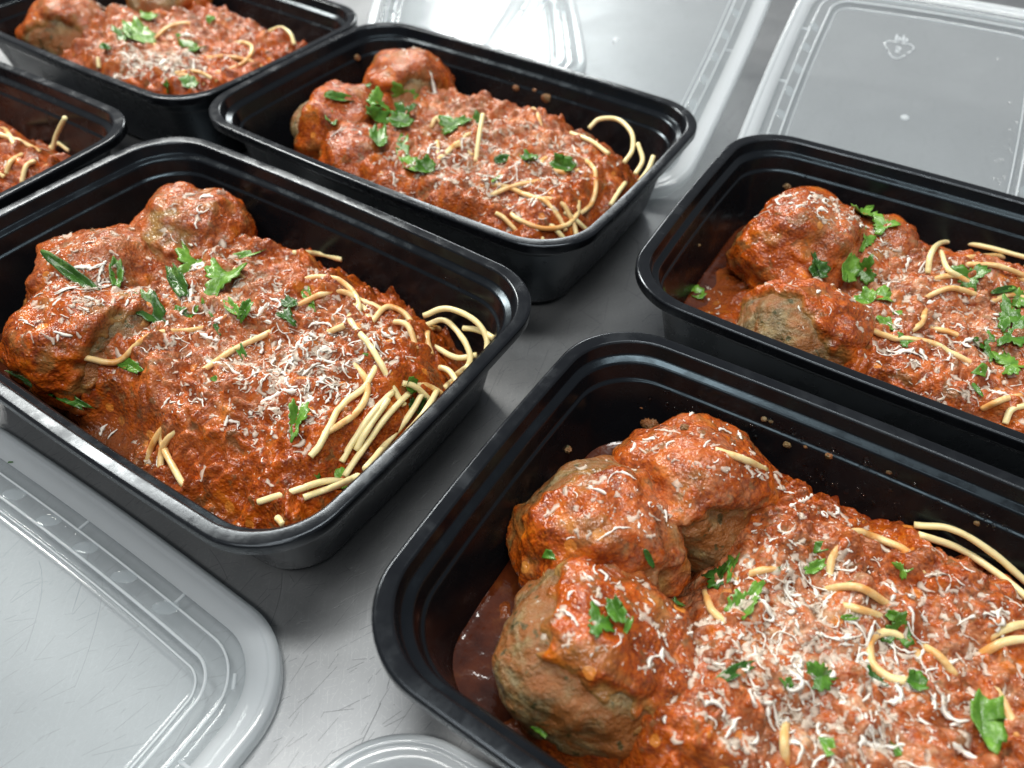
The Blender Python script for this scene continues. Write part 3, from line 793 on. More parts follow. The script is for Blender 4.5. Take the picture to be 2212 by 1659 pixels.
PARSLEY = [
 ('A', -50.0, -22.3, 47.5, 30.8, 6.8, -6, 'sliver', 'dark', 'long parsley sliver on the left meatball of {}'),
 ('A', -41.0, -11.0, 44.0, 12.4, 4.7, -37, 'oval', 'mid', 'small oval parsley beside the long sliver in {}'),
 ('A', -31.7, 16.9, 35.5, 23.6, 15.8, -61, 'lobed', 'light', 'big bright parsley leaf at the foot of the back meatball of {}'),
 ('A', -23.8, 3.0, 38.5, 18.2, 6.1, -26, 'oval', 'dark', 'dark parsley half tucked under the big bright leaf of {}'),
 ('A', -11.0, 14.0, 39.2, 21.1, 13.4, -67, 'lobed', 'light', 'right one of the two big bright parsley leaves in {}'),
 ('A', -19.7, 34.9, 34.5, 16.7, 4.8, 60, 'sliver', 'light', 'thin parsley strip lying against the back meatball of {}'),
 ('A', -18.5, -14.6, 34.8, 33.1, 8.6, -8, 'lobed', 'dark', 'largest dark parsley leaf between the meatballs and pasta of {}'),
 ('A', -10.6, -5.0, 34.0, 8.7, 7.5, 69, 'lobed', 'mid', 'parsley piece touching the right tip of the largest dark leaf of {}'),
 ('A', 2.8, -3.4, 34.8, 12.9, 2.4, -26, 'sliver', 'dark', 'upright dark parsley strip in the middle of {}'),
 ('A', 6.4, 3.9, 37.8, 12.9, 4.0, -17, 'oval', 'light', 'left half of the V shaped parsley pair in {}'),
 ('A', 12.2, 5.1, 40.0, 9.7, 3.8, -69, 'oval', 'mid', 'right half of the V shaped parsley pair in {}'),
 ('A', 25.1, 25.7, 37.2, 15.7, 3.6, -38, 'oval', 'light', 'upright bright parsley piece over the pasta heap of {}'),
 ('A', 22.7, 17.9, 39.2, 6.7, 5.0, 2, 'oval', 'dark', 'dark parsley bit left of the upright bright piece in {}'),
 ('A', 28.3, 11.0, 40.2, 9.2, 4.8, 3, 'lobed', 'dark', 'dark parsley bit below left of the upright bright piece in {}'),
 ('A', -9.1, -35.0, 32.0, 17.2, 4.2, 2, 'oval', 'mid', 'parsley piece on the bare side of the lower left meatball of {}'),
 ('A', -30.4, -55.6, 24, 34.4, 4.1, 3, 'oval', 'dark', 'long dark parsley leaf at the front wall left in {}'),
 ('A', 22.2, -8.4, 33.8, 8.4, 3.2, -22, 'tri', 'mid', 'small parsley triangle by the long spaghetti strand of {}'),
 ('A', 26.7, -24.5, 35.8, 6.1, 3.1, -15, 'tri', 'mid', 'small parsley bit below the long spaghetti strand of {}'),
 ('A', 64.9, -21.9, 36.8, 14.1, 6.1, -57, 'lobed', 'light', 'bright folded parsley leaf low on the pasta heap of {}'),
 ('A', 82.5, 16.6, 30.0, 4.8, 6.1, 57, 'oval', 'mid', 'oval parsley leaf on the pale spaghetti of {}'),
 ('A', 85.6, 15.2, 20.8, 12.0, 5.6, -26, 'lobed', 'dark', 'dark frilly parsley leaf beside the wall on the pale spaghetti of {}'),
 ('A', 85.5, -26.0, 21.8, 6.9, 7.1, 34, 'oval', 'light', 'bright round parsley leaf at the front right corner of {}'),
 ('A', 80.1, -30.9, 26.5, 4.0, 2.3, -9, 'tri', 'mid', 'tiny parsley bit left of the corner leaf of {}'),
 ('A', 67.6, 15.7, 36.5, 10.0, 1.6, 14, 'sliver', 'mid', 'hair thin parsley strip right of the cheese in {}'),
 ('G', -76.8, -18.7, 40.0, 5.0, 3.6, 15, 'tri', 'mid', 'small parsley triangle on the middle meatball of {}'),
 ('G', -53.8, -33.7, 49.2, 7.6, 7.6, 37, 'lobed', 'mid', 'broad parsley leaf of the cluster on the lowest meatball of {}'),
 ('G', -51.5, -27.8, 47.8, 7.3, 4.4, -37, 'oval', 'mid', 'upright parsley leaf standing over the cluster on the lowest meatball of {}'),
 ('G', -47.7, -28.6, 45.8, 6.5, 2.6, -86, 'sliver', 'light', 'right strip of the parsley cluster on the lowest meatball of {}'),
 ('G', -52.0, -5.1, 41.5, 6.6, 2.7, -28, 'sliver', 'dark', 'small curled parsley piece in the fold beside the middle meatball of {}'),
 ('G', -33.8, 10.6, 25.8, 9.4, 8.8, -60, 'lobed', 'dark', 'dark frilly parsley leaf in the hollow of {}'),
 ('G', -31.2, 13.5, 30.2, 13.8, 3.4, -65, 'lobed', 'mid', 'tall narrow parsley leaf in the hollow of {}'),
 ('G', -23.2, 2.2, 32.8, 13.6, 7.0, 72, 'lobed', 'light', 'big bright parsley leaf below the hollow of {}'),
 ('G', -10.8, 29.9, 35.0, 4.6, 4.3, 32, 'tri', 'mid', 'parsley triangle on the red sauce right of the back meatball of {}'),
 ('G', -10.2, 23.9, 32.8, 7.1, 3.1, 58, 'oval', 'light', 'bright parsley piece over the upper spaghetti of {}'),
 ('G', -19.2, 15.7, 35.2, 5.7, 1.2, 41, 'sliver', 'mid', 'thin parsley edge on the spaghetti right of the hollow of {}'),
 ('G', 11.7, 35.0, 34.8, 4.4, 5.0, 48, 'lobed', 'light', 'lone parsley leaf high on the sauce of {}'),
 ('G', -0.6, 21.3, 36.5, 4.6, 1.4, 29, 'sliver', 'mid', 'short parsley strip lying on the middle spaghetti of {}'),
 ('G', 2.3, 11.2, 36.0, 6.0, 2.4, 38, 'sliver', 'light', 'short parsley strip below the middle spaghetti of {}'),
 ('G', 15.2, 16.5, 33.5, 7.9, 8.3, -19, 'lobed', 'mid', 'largest parsley leaf right of the middle of {}'),
 ('G', 13.0, 19.3, 34.8, 4.1, 2.8, 16, 'oval', 'light', 'small parsley piece touching the top of the largest right leaf of {}'),
 ('G', -18.9, -20.8, 36.5, 12.9, 3.0, 58, 'oval', 'dark', 'dark slanted parsley strip in the lower middle of {}'),
 ('G', 0.9, -8.8, 35.2, 10.2, 6.8, 50, 'lobed', 'mid', 'curved parsley leaf at the bottom middle of {}'),
 ('G', -6.6, -16.9, 37.0, 3.7, 2.9, -44, 'tri', 'mid', 'parsley triangle left of the curved leaf of {}'),
 ('G', 12.7, -1.5, 34.0, 6.6, 2.9, -9, 'oval', 'dark', 'dark parsley strip beside a cheese curl right of the curved leaf of {}'),
 ('G', 22.5, 3.3, 34.5, 5.0, 5.3, 18, 'oval', 'mid', 'round parsley piece at the lower right of {}'),
 ('G', 38.9, 1.4, 34.5, 13.4, 8.0, -69, 'oval', 'light', 'big blurred oval parsley leaf in the bottom right corner of {}'),
 ('G', 7.7, -25.0, 33.8, 5.7, 3.7, -57, 'tri', 'light', 'parsley square by the bottom edge of {}'),
 ('G', 22.4, -16.3, 32.8, 3.9, 2.4, -69, 'tri', 'light', 'small parsley piece by the bottom edge right of the square one of {}'),
 ('G', -56.2, -57.5, 25.2, 4.7, 1.7, 7, 'oval', 'light', 'bright parsley bit at the wall under the lowest meatball of {}'),
 ('G', -39.6, -10.8, 36.2, 3.7, 2.1, -5, 'oval', 'dark', 'dark parsley bit half hidden beside the lowest meatball of {}'),
 ('C', -41.0, 40.4, 40.0, 24.4, 9.3, 92, 'lobed', 'light', 'upper leaf of the parsley sprig on the big meatball of {}'),
 ('C', -31.3, 32.7, 42.5, 11.5, 9.8, 29, 'lobed', 'light', 'right leaf of the parsley sprig on the big meatball of {}'),
 ('C', -35.4, 20.2, 41.0, 13.2, 6.1, -79, 'lobed', 'light', 'lower leaf of the parsley sprig on the big meatball of {}'),
 ('C', -37.2, 4.6, 34.2, 8.0, 13.1, 4, 'oval', 'light', 'left one of the parsley pair between the meatballs of {}'),
 ('C', -31.1, 9.7, 33.0, 11.2, 10.2, -46, 'lobed', 'mid', 'right one of the parsley pair between the meatballs of {}'),
 ('C', -50.9, -1.5, 39.5, 17.5, 2.7, -53, 'sliver', 'dark', 'thin dark parsley stem between the meatballs of {}'),
 ('C', -47.3, -5.2, 37.0, 8.4, 7.2, 15, 'oval', 'dark', 'dark parsley bit between the meatballs of {}'),
 ('C', -25.4, -8.6, 31.5, 7.3, 9.2, -21, 'oval', 'light', 'parsley piece above right of the front meatball of {}'),
 ('C', -19.5, -5.5, 35.0, 6.8, 8.8, 20, 'oval', 'light', 'bright parsley piece right of the front meatball of {}'),
 ('C', -13.9, -16.6, 32.2, 10.6, 8.4, 55, 'oval', 'light', 'oval parsley leaf low right of the front meatball of {}'),
 ('C', -6.4, -25.9, 33.2, 6.2, 5.9, 42, 'lobed', 'mid', 'small parsley piece above the cheese curls of {}'),
 ('C', 7.1, 19.6, 39.5, 13.5, 10.2, 59, 'lobed', 'mid', 'frilly parsley leaf on the spaghetti of {}'),
 ('C', 20.6, 22.0, 36.8, 13.2, 4.2, 49, 'sliver', 'dark', 'dark parsley strip at the right edge of {}'),
 ('C', 27.2, 23.7, 34.5, 9.4, 8.8, 50, 'lobed', 'light', 'bright parsley leaf at the right edge above the big cluster of {}'),
 ('C', 24.3, 3.8, 38.0, 9.2, 13.6, 15, 'lobed', 'mid', 'upper leaf of the big parsley cluster at the right edge of {}'),
 ('C', 28.1, -5.1, 36.5, 8.8, 13.1, -16, 'lobed', 'mid', 'lower leaf of the big parsley cluster at the right edge of {}'),
 ('C', 23.2, -12.1, 30.5, 8.8, 11.6, 15, 'lobed', 'mid', 'left leaf of the lower parsley group of {}'),
 ('C', 30.4, -16.5, 31.8, 9.7, 12.5, 32, 'lobed', 'light', 'right leaf of the lower parsley group of {}'),
 ('C', 17.7, -12.0, 32.2, 6.6, 4.7, 4, 'sliver', 'mid', 'thin parsley strip above the lower group of {}'),
 ('C', 20.7, -30.3, 34.5, 5.6, 6.5, 1, 'tri', 'light', 'small parsley piece below the lower group of {}'),
 ('C', 21.6, -38.3, 32.2, 7.4, 2.8, -54, 'sliver', 'mid', 'thin upright parsley strip low on {}'),
 ('C', -92.0, -14.3, 10.0, 6.3, 8.4, 44, 'oval', 'light', 'yellow green parsley bit in the left corner of {}'),
 ('B', -57.3, -19.0, 48.5, 16.0, 7.6, 40, 'sliver', 'mid', 'parsley strip on top of the left meatball of {}'),
 ('B', -52.6, -32.2, 42.5, 9.3, 5.0, -30, 'oval', 'mid', 'small parsley bit on the front of the left meatball of {}'),
 ('B', -46.2, -2.6, 42.0, 15.9, 10.6, 34, 'lobed', 'light', 'left leaf of the parsley pile between the meatballs of {}'),
 ('B', -47.4, 18.5, 37.0, 15.8, 12.9, 54, 'lobed', 'light', 'upper leaf of the parsley pile between the meatballs of {}'),
 ('B', -41.2, -12.9, 39.0, 17.2, 9.9, 65, 'oval', 'mid', 'front leaf of the parsley pile between the meatballs of {}'),
 ('B', -29.4, -1.4, 40.5, 14.5, 12.9, 44, 'lobed', 'dark', 'dark leaf of the parsley pile between the meatballs of {}'),
 ('B', -26.3, -9.2, 40.2, 12.5, 8.4, 21, 'oval', 'mid', 'lowest leaf of the parsley pile between the meatballs of {}'),
 ('B', -24.1, -30.0, 38.8, 21.3, 8.3, -49, 'oval', 'mid', 'oval parsley leaf hanging on the sauce below the pile of {}'),
 ('B', -13.9, -23.5, 35.5, 21.7, 6.2, -53, 'oval', 'mid', 'narrow oval parsley leaf right of the hanging one of {}'),
 ('B', 1.5, -36.0, 36.2, 8.7, 12.9, 70, 'oval', 'light', 'left half of the round parsley pair at the front of {}'),
 ('B', 9.5, -35.5, 37.8, 8.6, 9.6, -12, 'oval', 'mid', 'right half of the round parsley pair at the front of {}'),
 ('B', -4.0, 6.6, 37.8, 18.5, 11.4, 61, 'lobed', 'mid', 'left part of the long parsley leaf in the middle of {}'),
 ('B', 6.1, 16.1, 36.5, 12.8, 9.9, 16, 'lobed', 'mid', 'right part of the long parsley leaf in the middle of {}'),
 ('B', 38.7, -11.4, 40.5, 8.5, 6.8, 46, 'sliver', 'dark', 'dark parsley strip right of the upright spaghetti end of {}'),
 ('B', 50.9, -7.3, 42.0, 8.7, 7.6, 5, 'oval', 'mid', 'small parsley piece among the cheese of {}'),
 ('B', 63.2, 4.1, 36.8, 11.8, 8.4, 13, 'oval', 'mid', 'parsley leaf at the right of the cheese of {}'),
 ('B', 44.5, -25.2, 39.5, 11.2, 2.5, 97, 'sliver', 'light', 'thin parsley stem below the cheese of {}'),
 ('B', -56.6, 2.2, 47.5, 8.5, 4.3, -37, 'tri', 'mid', 'parsley bit in front of the back meatball of {}'),
 ('H', -22.3, 6.4, 38.5, 9.8, 13.3, 57, 'oval', 'light', 'parsley bit in front of the back meatball of {}'),
 ('H', -13.7, -19.4, 38.8, 10.2, 12.2, 68, 'lobed', 'mid', 'left parsley piece above the cheese heap of {}'),
 ('H', -7.2, -12.7, 37.5, 24.3, 13.3, -8, 'oval', 'light', 'bright parsley strip above the cheese heap of {}'),
 ('H', 28.2, -1.1, 36.0, 19.3, 26.5, 62, 'lobed', 'mid', 'big parsley leaf right of the cheese heap of {}'),
 ('H', -5.7, -37.4, 39.0, 11.6, 7.1, -7, 'sliver', 'dark', 'dark parsley bit beside the left meatball of {}'),
 ('H', 14.5, 25.4, 40.0, 5.8, 5.1, 84, 'oval', 'light', 'tiny parsley bit at the back of the pasta of {}'),
 ('H', 62.0, -46.9, 37.2, 7.4, 7.1, 53, 'oval', 'mid', 'left parsley piece at the front rim of {}'),
 ('H', 69.7, -38.7, 38.0, 8.4, 10.2, 78, 'oval', 'mid', 'right parsley piece at the front rim of {}'),
]
CHEESE = [
 ('A', -51.5, -15.8, 19.6, 7, 105),
 ('A', -25.4, -37.3, 20.0, 9, 120),
 ('A', -32.3, -20.2, 15.8, 6, 90),
 ('A', -36.4, 28.9, 17.4, 7, 90),
 ('A', -2.4, 5.8, 25.4, 10, 165),
 ('A', 35.9, 2.2, 22.4, 13, 180),
 ('A', 54.3, 2.6, 18.5, 13, 150),
 ('A', 44.6, -20.0, 19.5, 9, 135),
 ('A', 59.7, 17.3, 15.4, 7, 75),
 ('A', 49.1, -6.3, 11.6, 7, 60),
 ('A', 28.3, -34.4, 17.9, 4, 75),
 ('A', 39.5, 57.8, 17.7, 1, 21),
 ('A', 71.3, -25.2, 18.7, 3, 30),
 ('A', -23.2, -56.2, 11.8, 1, 21),
 ('G', -58.2, 14.5, 23.9, 8, 120),
 ('G', -72.2, 0.1, 14.8, 4, 40),
 ('G', -37.9, 29.7, 11.3, 3, 40),
 ('G', -56.9, -28.8, 14.6, 4, 60),
 ('G', -51.7, -51.7, 14.1, 3, 30),
 ('G', -13.5, 9.6, 20.1, 9, 160),
 ('G', -11.3, -5.6, 17.9, 10, 180),
 ('G', -22.2, -14.7, 16.3, 5, 110),
 ('G', -0.9, 33.4, 23.6, 8, 90),
 ('G', 20.9, 31.8, 20.1, 6, 70),
 ('G', 13.1, 6.5, 19.1, 7, 100),
 ('G', -16.3, -36.5, 17.4, 6, 110),
 ('G', 3.4, -19.5, 18.0, 5, 110),
 ('G', 33.3, -0.1, 19.4, 7, 100),
 ('G', 16.4, -13.6, 14.0, 3, 60),
 ('G', -41.8, 4.5, 12.7, 3, 60),
 ('C', -53.0, 9.0, 17.5, 6, 110),
 ('C', -71.7, -4.1, 23.9, 2, 40),
 ('C', -35.7, 11.4, 17.8, 3, 80),
 ('C', -18.2, -3.5, 15.2, 3, 60),
 ('C', 8.6, 6.6, 24.5, 6, 100),
 ('C', -2.2, -28.8, 19.5, 5, 90),
 ('C', 19.0, -1.6, 18.3, 5, 80),
 ('C', 15.6, -28.4, 21.0, 4, 70),
 ('C', 26.1, -43.2, 15.1, 2, 40),
 ('C', 3.8, -45.6, 19.0, 1, 40),
 ('B', -54.5, -27.6, 23.5, 3, 72),
 ('B', -45.2, 25.1, 22.7, 3, 84),
 ('B', 16.4, -9.7, 23.1, 5, 132),
 ('B', 43.8, -1.2, 25.0, 7, 180),
 ('B', 34.3, -38.5, 21.5, 6, 156),
 ('B', 20.8, -46.2, 21.8, 4, 108),
 ('B', 68.0, 2.3, 20.1, 4, 84),
 ('B', 24.0, 16.6, 21.5, 3, 72),
 ('B', -8.3, -33.8, 20.4, 2, 48),
 ('B', 66.8, -21.3, 15.1, 3, 48),
 ('H', -48.8, -22.3, 25.8, 3, 70),
 ('H', -42.2, 19.2, 27.3, 3, 60),
 ('H', 18.1, -42.6, 10.6, 8, 330),
 ('H', 42.6, -28.6, 11.9, 8, 380),
 ('H', 11.0, 14.3, 23.0, 2, 40),
 ('H', 44.2, 14.5, 28.1, 2, 40),
 ('H', 47.3, -47.3, 15.6, 2, 40),
 ('I', 43.8, 37.5, 18.4, 1, 14),
]
RESIDUE = [('G', -78.3, 60.3, 20.2, 4.5), ('G', -62.2, 44.4, 43.8, 2.0), ('G', -42.0, 66.0, 39.8, 1.4), ('G', -39.7, 66.0, 40.0, 0.9), ('G', -18.8, 64.8, 36.8, 1.5), ('G', -26.4, 64.8, 36.5, 0.8), ('G', -97.1, 30.4, 24.2, 2.1), ('G', -45.9, 55.2, 38.5, 1.2), ('G', -0.7, 66.3, 39.2, 1.0), ('G', 27.5, 64.4, 35.5, 1.1), ('G', -32.0, 64.4, 34.5, 1.7), ('B', -100.7, 41.4, 37.5, 3.0), ('B', -2.9, 64.8, 36.0, 2.4), ('B', 17.1, 64.8, 35.5, 3.4), ('B', 8.6, 66.1, 37.2, 1.6), ('C', -80.1, 62.2, 30.5, 2.3), ('C', -98.6, -5.4, 29.8, 1.0), ('A', -58.8, 45.9, 46.2, 1.2), ('A', -71.1, 0.7, 46.5, 1.3), ('G', -83.0, 60.4, 26.2, 0.8)]
